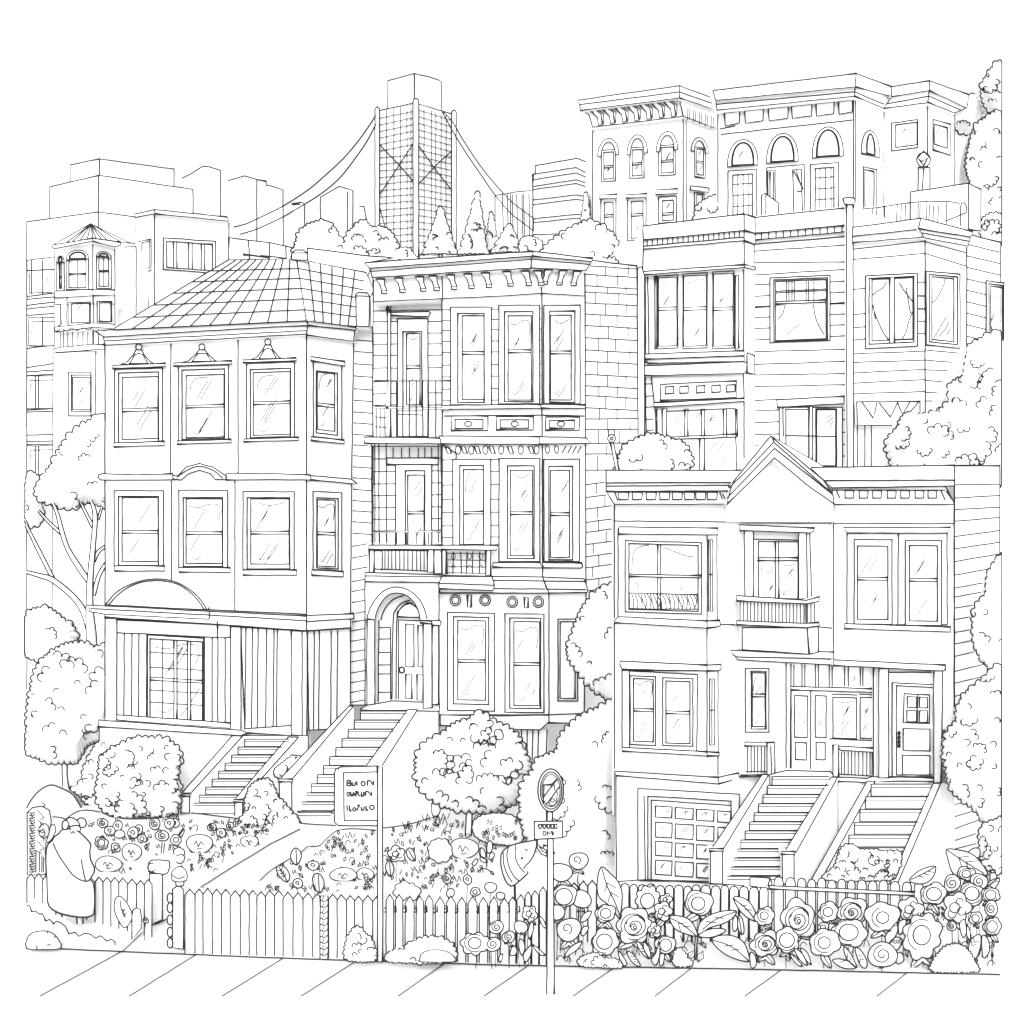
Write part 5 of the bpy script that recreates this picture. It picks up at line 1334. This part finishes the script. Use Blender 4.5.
bush('prickly mounded shrub at bottom right, just right of the widest daisy',[748,864,755,820,790,775,840,755,880,770,905,802,932,850,925,864],20.75,.2,2.6,0,55,'shrub','shrub',amp=.6)
tile(15)
bush('ragged low leaves under the left cluster of ring flowers',[320,835,330,810,360,800,385,790,400,805,440,815,480,820,500,845,400,845],20.8,.2,3.2,6,56,'shrub','shrub')
bush('drooping leafy clump left of the crossed broad leaves',[715,838,718,790,735,770,752,790,765,815,790,838],21.0,.15,2.6,0,57,'shrub','shrub',amp=.6)
# stones
def stone(lab,x,y,rx,ry,seed,marks=1,ang=0,Y=None):
    n=Node('stone',label=lab,cat='stone',group='garden stones'); yb=TY+(y+ry)*K
    q=[]
    rnd=random.Random(seed)
    for i in range(20):
        a=i*math.pi/10; r=1+.04*math.sin(3*a+seed); u=rx*r*math.cos(a);v=ry*r*math.sin(a); q.append(c(x+u*math.cos(ang)-v*math.sin(ang),y+u*math.sin(ang)+v*math.cos(ang)))
    Y=Y or gY(yb-1); n.puff(q,Y,rx*K*Y/F*.6,1.0)
    if marks:
        n.sl([x-rx*.4,y+ry*.1,x-rx*.25,y-ry*.3,x-rx*.1,y+ry*.3,x+rx*.1,y-ry*.2,x+rx*.35,y+ry*.2],.8)
        n.sl([x-rx*.2,y+ry*.45,x,y+ry*.55,x+rx*.2,y+ry*.4],.8)
    return n
tile(13)
stone('oval stone at the right elbow of the cloaked person',362,427,55,33,1)
stone('egg-shaped stone with scratch marks, left of the flat-capped gate post',457,378,40,36,2)
stone('largest round stone, beside the garden path',735,343,54,39,3)
stone('shallow oval stone nearest the path above the long fence',940,334,37,23,4)
stone('small upright leaf-like stone leaning between the path stones',713,283,20,10,5,0,-.9)
tile(14)
stone('longer oval of the two touching stones left of the signboard post',342,470,56,28,6); stone('shorter oval touching the long stone left of the signboard post',430,468,36,25,7)
stone('smooth pumpkin-shaped stone under the round garden tree',835,362,60,42,8)
stone('tiny oval stone right of the signboard post',722,478,22,10,9,0)
n=Node('lobed_plant',label='plump plant with lobed outline touching the pumpkin-shaped stone',cat='plant',mat=LEAF); n.puff(scal([692,370,700,340,735,325,770,340,785,380,765,410,735,415,700,400],7,.3,60),gY(865),.25,1.05)
BF_='flowers massed in the front bed'
# flower builder
def flower(x,y,r,kind,lab,Y=None,ring=.5,stem=True,sx=1.0,seed=None,grp='garden flowers',name='flower',base=None,sq=1.0):
    seed=seed if seed is not None else int(x*7+y); rnd=random.Random(seed)
    px,py=c(x,y); R=r*K; Y=Y or 21.0; sx*=rnd.uniform(.9,1.1); sq*=rnd.uniform(.9,1.08)
    n=Node(name,label=lab,cat='flower',group=grp)
    h=Node('flower_head',n)
    if kind=='daisy': pet,am=rnd.randint(7,9),.12
    elif kind=='rose': pet,am=rnd.randint(5,6),.12
    elif kind=='ring': pet,am=rnd.randint(4,6),.08
    elif kind=='lobe': pet,am=5,.16
    else: pet,am=3,.02
    ph=rnd.uniform(0,6); q=[]
    for i in range(40):
        a=i*math.pi/20; rr=R*(1-am+am*2*abs(math.sin(pet*a/2+ph))+.07*math.sin(2*a+ph*3)+.03*math.sin(3*a+ph)); q.append((px+rr*sx*math.cos(a),py+rr*sq*math.sin(a)))
    D=R*Y/F*.35; h.puff(q,Y,D,1.1,lev=3)
    def ringq(f_,dx=0,dy=0,k=20,a0=0,a1=6.283,grow=0):
        return [(px+dx*R+R*(f_+grow*j/k)*sx*math.cos(a0+(a1-a0)*j/k),py+dy*R+R*(f_+grow*j/k)*sq*math.sin(a0+(a1-a0)*j/k)) for j in range(k+1)]
    if kind in('ring','daisy'):
        ce=Node('flower_centre',n); dx,dy=rnd.uniform(-.06,.06),rnd.uniform(-.06,.06)
        cq=ringq(ring,dx,dy)[:-1]
        ce.puff(cq,Y-D*.75,D*.6,1.05,lev=3)
        if r>26: h.onpuff(ringq(min(.86,ring+.28),dx,dy,16,rnd.uniform(0,2),rnd.uniform(4.4,6)),.85)
    elif kind=='rose':
        h.onpuff(ringq(.12,0,.12,14,0,5.2,.12),.95); h.onpuff(ringq(.3,.05,.05,12,3.0,7.6,.08),.95); h.onpuff(ringq(.42,-.05,.08,12,.6,4.0,.1),.95); h.onpuff(ringq(.55,.05,.0,12,-1.2,2.2,.08),.95); h.onpuff(ringq(.72,-.03,.02,14,2.6,5.8),.95); h.onpuff(ringq(.8,.0,.05,12,.2,2.0),.9); h.onpuff(ringq(.1,.05,.1,10),.85)
        h.onpuff(ringq(.55,.1,-.05,10,3.2,6.0),.85)
    elif kind=='spiral': h.onpuff(ringq(.12,0,0,30,0,11,.6),.95)
    elif kind=='lobe':
        h.onpuff(ringq(.38,-.15,0),.95); h.onpuff(ringq(.3,.35,.25,14,0,5),.9); h.onpuff(ringq(.3,-.35,.45,12,0,4),.9); h.onpuff(ringq(.25,.2,-.45,12,2,6.5),.9)
    elif kind=='curl': h.onpuff(ringq(.15,-.2,-.1,18,1,7.5,.35),.95)
    if stem:
        by=base or (YH+GC/Y); s_=Node('stem',n); Ys=Y+D*.8
        zt=W(px,py+R*.5,Ys); wv=rnd.uniform(-.04,.04); s_.stroke3([zt,Vector((zt.x+wv,Ys,zt.z*.5)),Vector((zt.x+wv*.5,Ys,0))],[.006,.006,.006])
        if grp==BF_ and r>22:
            for sd in (-1,1):
                if rnd.random()<.12: continue
                an=math.pi/2+sd*rnd.uniform(.5,1.15); l=R*rnd.uniform(1.0,1.5); ox,oy=px+sd*R*.25,py+R*rnd.uniform(.55,.8); l=min(l,(968-oy)/max(.2,math.sin(an)))
                if l<5: continue
                u,v=math.cos(an),math.sin(an); q_=[(ox,oy),(ox+u*l*.35-v*l*.2,oy+v*l*.35+u*l*.2),(ox+u*l*.75-v*l*.15,oy+v*l*.75+u*l*.15),(ox+u*l,oy+v*l),(ox+u*l*.75+v*l*.15,oy+v*l*.75-u*l*.15),(ox+u*l*.35+v*l*.2,oy+v*l*.35-u*l*.2)]
                lf=Node('leaf',n,mat=LEAF); lf.puff(smooth(q_,3,True),Ys,.03,1.0,lev=2); lf.onpuff([(ox+u*l*.1,oy+v*l*.1),(ox+u*l*.5,oy+v*l*.5),(ox+u*l*.9,oy+v*l*.9)],.8)
    return n
def leaf(n,fl,Y,vein=None,name='leaf',D=None):
    """one broad leaf from its outline; vein = midrib"""
    l=Node(name,n,mat=LEAF); q=smooth(pts(fl),3,True); xs_=[p[0] for p in q]; R=(max(xs_)-min(xs_))*.5
    l.puff(q,Y,D or max(.02,R*Y/F*.18),1.05,lev=2)
    if vein:
        l.sl(vein,.95)
        v=pts(vein); m=len(v)
        if m>=2 and R>6:
            a,b=v[0],v[-1]; dx,dy=b[0]-a[0],b[1]-a[1]; L=math.hypot(dx,dy)
            for t in (.3,.5,.7):
                for s_ in (1,-1):
                    o=(a[0]+dx*t,a[1]+dy*t); w_=min(R*.6,L*.2)
                    l.onpuff([o,(o[0]+dx/L*w_-dy/L*w_*s_*.8,o[1]+dy/L*w_+dx/L*w_*s_*.8)],.75)
    return l
tile(16)
BF_='flowers massed in the front bed'
for a in (
 (60,640,41,'ring','plain ring-centred bloom left of the big spiral rose, below the fence gap',21.3,.42),
 (198,652,76,'rose','largest spiral rose in the bed, below the left end of the long rail',21.2,.5),
 (320,622,40,'ring','small bloom with a squarish centre between the spiral rose and the folded bud',21.4,.48),
 (418,622,60,'rose','folded leafy-petalled bud in front of the middle of the railed fence',21.45,.5),
 (542,642,62,'ring','tall cup-shaped bloom with an egg centre, right of the folded bud',21.25,.38),
 (408,708,62,'ring','wavy-edged bloom with a large smooth disc, right below the folded bud',20.95,.58),
 (65,752,56,'rose','squat rose at the lower left of the front bed, under the plain ring bloom',20.95,.5),
 (152,738,48,'ring','half hidden bloom with an oval centre directly under the largest rose',20.9,.62),
 (307,748,62,'ring','wide flat-petalled bloom with an oval centre near the pavement',20.85,.42),
 (543,798,54,'spiral','snail-curled bloom closest to the pavement below the cup bloom',20.7,.5),
 (660,612,46,'lobe','three-lobed cluster bloom at the right end of the railed fence',21.5,.5),
 (705,722,84,'daisy','widest ragged daisy with a large egg-shaped centre in the right corner',20.9,.46),
 (752,548,50,'ring','bold ring bloom standing alone right of the railed fence end',21.6,.6),
 (828,505,33,'spiral','small spiral bloom left of the bloom pair under the great veined leaf',21.9,.5),
 (886,465,32,'ring','topmost small ring bloom in front of the great veined leaf',21.95,.5),
 (938,498,35,'spiral','small oval-eyed bloom right of the topmost ring bloom',21.85,.5),
 (908,550,48,'ring','double-ringed bloom between the topmost bloom and the edge bloom',21.5,.6),
 (848,605,56,'lobe','clustered round-petalled bloom below the small spiral bloom',21.3,.5),
 (925,648,25,'ring','button-sized bloom right of the clustered round-petalled bloom',21.1,.6),
 (985,552,34,'ring','ring bloom touching the right edge at fence height',21.3,.6),
 (988,608,30,'spiral','small curled bloom at the right edge under the ring bloom',21.2,.5),
 (992,682,36,'ring','lowest bloom on the right edge, half turned away',21.0,.62),
 (826,680,20,'spiral','tiny scribbled bloom touching the widest daisy',20.85,.5),
 (300,686,20,'ring','tiny bud squeezed between the largest rose and the wide flat bloom',20.95,.5),
 ): flower(a[0],a[1],a[2],a[3],a[4],a[5],a[6],grp=BF_)
tile(15)
for a in (
 (605,575,52,'daisy','daisy with a crown of pointed petals before the pickets, right of the striped leaf',21.6,.58),
 (668,620,38,'lobe','crumpled petal cluster right of the crowned daisy',21.4,.5),
 (680,572,24,'lobe','small crumpled bud at picket height beside the crowned daisy',21.7,.5),
 (815,585,56,'ring','tall poppy-like bloom against the pickets, over the crossed leaves',21.6,.52),
 (432,628,40,'ring','neat ring bloom at the foot of the striped leaf',21.2,.55),
 (550,678,72,'rose','great folded rose between the striped leaf and the crossed leaves',21.1,.5),
 (430,745,56,'ring','lobed bloom with a wide disc, lowest on the left of the front bed',20.9,.58),
 (677,758,38,'ring','round bloom with a double ring low beneath the crumpled cluster',20.9,.62),
 (632,698,26,'lobe','little lobed bud joined to the right of the great folded rose',21.0,.5),
 (322,413,40,'curl','curled balloon-like bud on a tall stalk, highest right of the sign pole',21.9,.5),
 (250,460,42,'plain','smooth balloon bud half behind the sign pole',21.7,.5),
 (262,558,46,'ring','heart-centred bloom right of the sign pole at picket height',21.4,.72),
 (334,570,36,'plain','smooth drop-shaped bud right of the heart-centred bloom',21.5,.5),
 (283,695,50,'curl','tilted oval pod low to the right of the sign pole',21.1,.5),
 (228,625,34,'plain','plain round pod tucked behind the sign pole',21.3,.5),
 (176,605,22,'plain','small pod on the left side of the sign pole',21.3,.5),
 (85,685,26,'plain','plain round bud left of the sign pole, over the narrow leaves',20.9,.5),
 (122,630,32,'lobe','frilly bud at picket height, left of the sign pole',21.0,.5),
 (35,725,24,'spiral','curled bud above the pavement, left of the plain round bud',20.85,.5),
 ): flower(a[0],a[1],a[2],a[3],a[4],a[5],a[6],grp=BF_)
tile(14)
for a in (
 (880,752,48,'daisy','ragged sunflower-like bloom right of the spiky topped shrub',20.8,.5),
 (952,755,32,'spiral','spiral bloom right of the ragged sunflower-like bloom',20.8,.5),
 (968,685,28,'spiral','curled bloom against the narrow pickets above the spiral bloom',20.9,.5),
 (882,540,20,'ring','small eyed bloom sticking up over the narrow pickets',21.9,.5),
 (945,522,24,'plain','heart-shaped bud above the narrow pickets',22.0,.5),
 (985,557,18,'plain','small round bud peeking over the picket tips left of the sign pole',21.8,.5),
 (850,490,18,'curl','small curled bud above the picket tips, nearest the leafy stalk',22.3,.5),
 (780,545,17,'plain','tiny plain bud at the picket tips right of the signboard post',22.0,.5),
 (765,485,20,'spiral','little curled bud beside the tiny oval stone',23.5,.5),
 (560,385,32,'lobe','three-lobed bloom right of the signboard post',26.5,.5),
 (218,432,21,'curl','small round bloom between the two upright leaves of the middle bed',24.9,.5),
 (155,505,20,'curl','small round bloom just above the pointed pickets',22.9,.5),
 ): flower(a[0],a[1],a[2],a[3],a[4],a[5],a[6],grp='small blooms of the middle bed')
tile(13)
L13=[(338,258,20,'spiral','bloom nearest the bun hat'),(368,290,20,'curl','left bloom of the upper cluster of three'),(400,270,19,'curl','top bloom of the upper cluster of three'),(408,304,19,'plain','lowest bloom of the upper cluster of three'),
(463,298,22,'curl','left bloom of the second cluster'),(486,285,18,'curl','upper bloom of the second cluster'),(500,322,18,'ring','lower bloom of the second cluster'),(334,340,28,'ring','double-ringed bloom above the elbow stone'),(392,358,18,'ring','small eyed bloom left of the egg-shaped stone'),
(552,262,22,'spiral','bloom in front of the leafy bush'),(612,260,20,'curl','left one of the touching pair near the left stairs'),(634,258,18,'curl','right one of the touching pair near the left stairs'),(582,310,24,'spiral','bloom on a long stalk over the flat-capped post'),(638,328,20,'ring','bloom right of the stalked one'),
(785,275,16,'spiral','tiny bloom at the stair foot'),(824,298,19,'curl','bloom beyond the largest round stone'),(860,270,15,'curl','tiny bloom between stair foot and shrub'),(652,378,20,'plain','upper bud over the ball finial'),(655,405,18,'plain','lower bud just over the ball finial')]
for x,y,r,k_,lb in L13:
    yb=TY+(y+r)*K+1; flower(x,y,r,k_,'left garden: '+lb,gY(yb),.5,grp='small blooms of the left garden')
sk=Node('stalk',label='thin stalk rising behind the flat-capped gate post',cat='stalk'); 
sk.line([582,340,578,380,572,408],Sf(23.9),0,1.0,sm=2); sk.line([592,340,588,380,580,408],Sf(23.9),0,1.0,sm=2)
dl=Node('tall_leaf',label='short pointed leaf above the ring bloom in the left garden',cat='leaf'); leaf(dl,[648,310,660,290,670,280,672,295,660,315],gY(838),[652,310,668,285])
pd=Node('garden_paddle',label='oval paddle-shaped plaque with markings leaning on the left picket fence',cat='plaque'); PD=Sf(22.5)
pd.pp(smooth(pts([385,600,390,570,402,558,420,565,440,590,455,620,458,650,440,680,425,687,408,665,392,635]),3,True),PD,0,.05)
pd.line([410,575,412,600,428,645],PD,.01,.9,sm=2); pd.line([412,615,428,612,420,628,434,626,424,640,436,640],PD,.01,.8)
stn=Node('rounded_stake',label='short round-topped stake beside the oval plaque on the left fence',cat='stake'); stn.pp(smooth(pts([458,735,458,640,462,615,478,605,492,612,496,640,496,690]),1,True),Sf(22.45),0,.06)
flower(515,657,12,'curl','tiny bloom at the foot of the flat-capped gate post',22.4,.5,grp='small blooms of the left garden')
# upright leaves of the middle bed
tile(14)
for q,v,yb,lb in (([125,395,132,372,147,360,165,375,168,402,150,430,132,415],[150,428,147,365],868,'upright veined leaf at the path corner'),
 ([68,440,85,432,108,445,122,475,112,500,90,488,72,465],[112,498,78,438],884,'leaning veined leaf over the pickets'),
 ([215,490,222,470,240,465,258,485,262,515,245,545,225,525],[243,540,238,470],894,'upright leaf touching the picket tips by the dark fence post'),
 ([515,430,530,412,545,430,548,455,535,478,518,455],[535,475,530,418],880,'small dark-edged leaf right of the signboard post'),
 ([600,370,615,360,632,380,636,412,615,408,602,390],[632,410,608,368],866,'narrow leaf beside the three-lobed bloom')):
    l_=Node('upright_leaf',label=lb,cat='leaf',group='upright leaves of the middle bed'); leaf(l_,q,gY(yb),v)
sp_=Node('leafy_stalk',label='leafy stalk with paired leaves right of the pumpkin-shaped stone',cat='plant',mat=LEAF)
for q in ([905,360,918,368,925,395,915,405,902,385],[940,330,952,345,948,375,932,380,930,350],[905,395,920,402,928,420,915,418,902,410],[945,380,960,385,955,400,938,408],[885,405,893,412,880,432,868,425]):
    leaf(sp_,q,27.2)
sp_.line([925,350,930,400,928,440],Sf(27.2),0,1.0,sm=2); sp_.line([890,460,905,448,925,445,942,455],Sf(27.2),0,1.0,sm=2)
wv=Node('shrub',label='wave-topped low shrub just above the pickets right of the signboard post',cat='shrub',mat=LEAF)
wv.puff(scal([555,530,575,505,600,508,625,512,648,528,645,560,560,560],7,.4,71),22.6,.2,1.0)
bsh=Node('bush',label='tear-speckled round bush right of the thin tree trunk',cat='bush',mat=LEAF)
tile(14); bsh.puff(scal([875,300,872,260,895,235,935,222,985,220,1030,228,1065,250,1085,300,1060,345,985,345,910,330],5,.2,72),29.8,.5,1.0)
for i in range(26):
    rnd=random.Random(i); x=rnd.uniform(895,1055);y=rnd.uniform(245,325); bsh.sl([x,y+8,x-5,y,x+2,y-10,x+5,y,x,y+8],.6,2)
# striped fish-shaped ornament
tile(15)
fo=Node('garden_ornament',label='striped fish-shaped ornament with a pointed snout hanging left of the sign pole',cat='ornament')
FY=22.2
fo.puff(smooth(pts([152,330,120,333,80,340,40,352,10,375,3,400,5,440,20,490,45,518,75,500,100,478,115,460,95,445,120,418,140,385]),2,True),FY,.12,1.15,center=c(65,420))
for q_ in ([35,358,28,390,38,440,60,480,80,496],[65,347,62,390,75,430,102,462],[14,378,14,420,28,465,50,500],[100,362,108,370,116,366]): fo.line(q_,Sf(FY),.12,1.0,sm=3)
fo.circ(90,402,2,2,Sf(FY),.12,1.3)
tf=Node('tail_fin',fo); tf.pp(pts([152,335,160,352,190,370,192,395,170,385,152,360]),Sf(FY),.0,.04); tf.line([160,352,175,375,190,380],Sf(FY),.01,.9)
stk=Node('stand_rod',fo); stk.limb([60,505,2,62,600,2,62,720,2],FY+.1)
# big leaves of the front bed
FB='broad leaves of the front bed'
bl=Node('leafy_plant',label='tall striped spear leaf rising in front of the garage end of the fence',cat='plant',group=FB)
leaf(bl,[415,438,455,468,485,500,500,545,498,600,490,650,470,625,440,590,405,560,398,500],21.75,[418,445,440,520,470,580,492,640])
bl.line([400,590,402,660],Sf(21.75),0,1)
bl=Node('leafy_plant',label='pair of broad crossed leaves spreading from one stem, below the poppy-like bloom',cat='plant',group=FB)
leaf(bl,[695,642,740,640,780,658,805,700,805,722,760,712,715,690],21.3,[700,648,750,675,802,718]); leaf(bl,[968,618,905,620,850,640,818,670,812,715,850,690,910,672,950,650],21.35,[965,622,880,655,812,712])
leaf(bl,[812,720,850,695,905,690,925,700,890,720,850,728],21.4); s_=Node('stem',bl); s_.limb([806,712,4,802,760,4,800,825,3],21.38)
bl=Node('leafy_plant',label='broad veined leaf sweeping right, below the crossed pair',cat='plant',group=FB)
leaf(bl,[868,735,905,718,960,722,1000,750,1020,800,1022,825,980,820,930,800,890,770],21.0,[872,738,950,765,1018,822])
bl=Node('leafy_plant',label='slanted broad leaf at picket height above the lone plain ring bloom',cat='plant',group=FB)
leaf(bl,[955,565,990,562,1020,580,1045,620,1050,660,1020,650,985,620],21.7,[958,568,1010,610,1045,655])
for q,v in (([975,640,992,650,1000,700,990,715,975,690],[980,645,990,712]),([955,650,970,640,972,690,955,700],None)): leaf(bl,q,21.6,v)
bl=Node('leafy_plant',label='spray of slim leaves under the great folded rose',cat='plant',group=FB)
for q in ([485,780,500,800,520,835,505,842,490,815],[520,785,545,795,575,840,560,842,535,820],[590,745,610,770,618,812,600,800,588,770],[560,740,580,760,612,815,590,800,565,765],[620,820,640,790,652,745,655,790,640,840],[655,800,672,795,668,835,655,842]): leaf(bl,q,20.85,[q[0],q[1],q[6],q[7]])
bl=Node('leafy_plant',label='handful of slim leaves left of the sign pole near the pavement',cat='plant',group=FB)
for q in ([80,735,95,740,102,770,90,800,78,770],[55,760,70,780,60,800,40,795],[95,800,115,770,130,760,125,800,105,828],[132,755,155,770,185,800,160,795],[160,640,178,655,190,690,172,675],[130,660,138,690,120,735,115,700],[0,800,12,795,5,825,-5,820]): leaf(bl,q,20.9,[q[0],q[1],q[4],q[5]])
bl=Node('leafy_plant',label='three scattered slim leaves right of the sign pole above the pavement',cat='plant',group=FB)
for q in ([332,650,350,625,375,620,360,650,335,665],[333,700,345,682,363,685,350,712,335,720],[263,810,285,770,335,742,318,775,280,800]): leaf(bl,q,20.85,[q[0],q[1],q[4],q[5]])
bl.line([322,500,330,540,330,660],Sf(21.6),0,.9); bl.line([320,470,316,500],Sf(21.9),0,.9)
tile(16)
bl=Node('leafy_plant',label='great veined leaf rising behind the topmost small blooms at right',cat='plant',group=FB)
leaf(bl,[805,366,860,370,910,385,950,425,975,470,950,470,900,480,850,478,825,455,812,410],22.4,[810,370,870,410,960,465])
leaf(bl,[890,385,915,362,940,365,940,395,920,400],22.5)
bl=Node('leafy_plant',label='pointed leaf standing alone just right of the broad stairs foot',cat='plant',group=FB)
leaf(bl,[652,492,690,455,725,440,760,436,755,470,730,500,690,508],22.3,[660,490,710,465,755,440])
bl=Node('leafy_plant',label='small pointed leaf at the right edge above the edge blooms',cat='plant',group=FB)
leaf(bl,[962,525,985,495,1020,482,1015,510,985,540],22.2,[965,522,1015,485])
bl=Node('leafy_plant',label='fan of slim leaves between the wide flat bloom and the snail-curled bloom',cat='plant',group=FB)
for q in ([338,820,370,815,410,828,432,852,395,855,360,842],[385,765,410,790,430,830,438,850,412,835,390,800],[430,775,450,775,478,820,475,852,452,840],[160,790,185,810,215,845,190,835],[180,770,215,795,235,842,205,820],[205,770,235,790,250,840,228,815],[0,790,20,800,25,840,5,850]): leaf(bl,q,20.75,[q[0],q[1],q[6],q[7]] if len(q)>8 else None)
bl=Node('leafy_plant',label='upright veined leaves between the tiny scribbled bloom and the right edge',cat='plant',group=FB)
for q in ([860,665,880,655,888,700,875,728,862,700],[885,670,900,700,902,740,888,715],[895,780,905,735,942,715,945,760,925,815,905,805],[832,825,870,815,915,830,925,850,880,850,845,840],[950,720,975,735,980,785,955,810]): leaf(bl,q,20.8,[q[0],q[1],q[4],q[5]])
bl=Node('leafy_plant',label='crinkled leaves between the cup-shaped bloom and the widest daisy',cat='plant',group=FB)
for q in ([555,720,580,690,600,665,605,700,580,745,560,750],[610,665,640,655,630,700,610,715],[570,750,600,725,625,740,600,780],[590,800,620,790,630,820,605,835]): leaf(bl,q,21.1,[q[0],q[1],q[4],q[5]])
gcov('fine scribbled tips between the blooms of the front bed',[740,600,850,620,870,680,780,690,720,640],20,15,1.7,'ul')
tile(0)
gcov('low leafy undergrowth between the flower stems and the pavement edge',[470,945,560,945,640,938,760,936,900,940,995,940,995,968,900,966,750,963,600,961,470,958],95,33,4.0,'llluv',z=.03)
tile(16)
hg=Node('curly_hedge',label='low curly hedge scribbled across the foot of the broad right-hand stairs',cat='hedge',mat=LEAF)
hg.puff(scal([360,390,380,355,420,345,450,370,500,368,560,375,620,380,600,470,560,490,300,490,345,440],2.8,.4,80),24.6,.3,.95,doodles=46,step=3.4,seed=8)
tile(15)
hg=Node('stair_planting',label='thin leafy line of planting along the base of the garage wall',cat='planting',mat=LEAF); hg.line([480,498,560,492,640,490,760,500,860,505,1000,515],Sf(25.3),0,1.0)
LW=1.2
finish()
# ================================================================= LIGHT AND CAMERA
w=bpy.data.worlds.new('World'); SCN.world=w; w.use_nodes=True
nt=w.node_tree; bgn=nt.nodes['Background']; sky=nt.nodes.new('ShaderNodeTexSky'); sky.sky_type='NISHITA'; sky.sun_disc=False
EL=math.radians(19); AZ=math.radians(181)
sky.sun_elevation=EL; sky.sun_rotation=AZ; sky.dust_density=3; sky.air_density=1.0; sky.ozone_density=1
# overcast: a bright even cloud layer with only a little of the clear sky showing through
mx=nt.nodes.new('ShaderNodeMixRGB'); mx.inputs[0].default_value=.96; mx.inputs[2].default_value=(2.8,2.8,2.8,1)
nt.links.new(sky.outputs[0],mx.inputs[1]); nt.links.new(mx.outputs[0],bgn.inputs[0]); bgn.inputs[1].default_value=.15
sl_=bpy.data.lights.new('Sun','SUN'); sl_.energy=1.5; sl_.angle=math.radians(36); sl_.color=(1,.985,.96)
so=bpy.data.objects.new('Sun',sl_); COL.objects.link(so)
d=Vector((math.sin(AZ)*math.cos(EL),math.cos(AZ)*math.cos(EL),math.sin(EL)))
so.rotation_euler=d.to_track_quat('Z','Y').to_euler(); so.location=(0,0,60)
cam=bpy.data.cameras.new('Camera'); co_=bpy.data.objects.new('Camera',cam); COL.objects.link(co_)
co_.location=(0,0,H); co_.rotation_euler=(math.radians(90),0,0)
cam.sensor_width=36; cam.sensor_fit='HORIZONTAL'; cam.lens=F*36/1024; cam.shift_x=0; cam.shift_y=(YH-512)/1024
cam.clip_start=.1; cam.clip_end=4000
SCN.camera=co_
SCN.render.film_transparent=False
vs=SCN.view_settings; vs.view_transform='Standard'; vs.look='None'; vs.exposure=1.5; vs.gamma=1
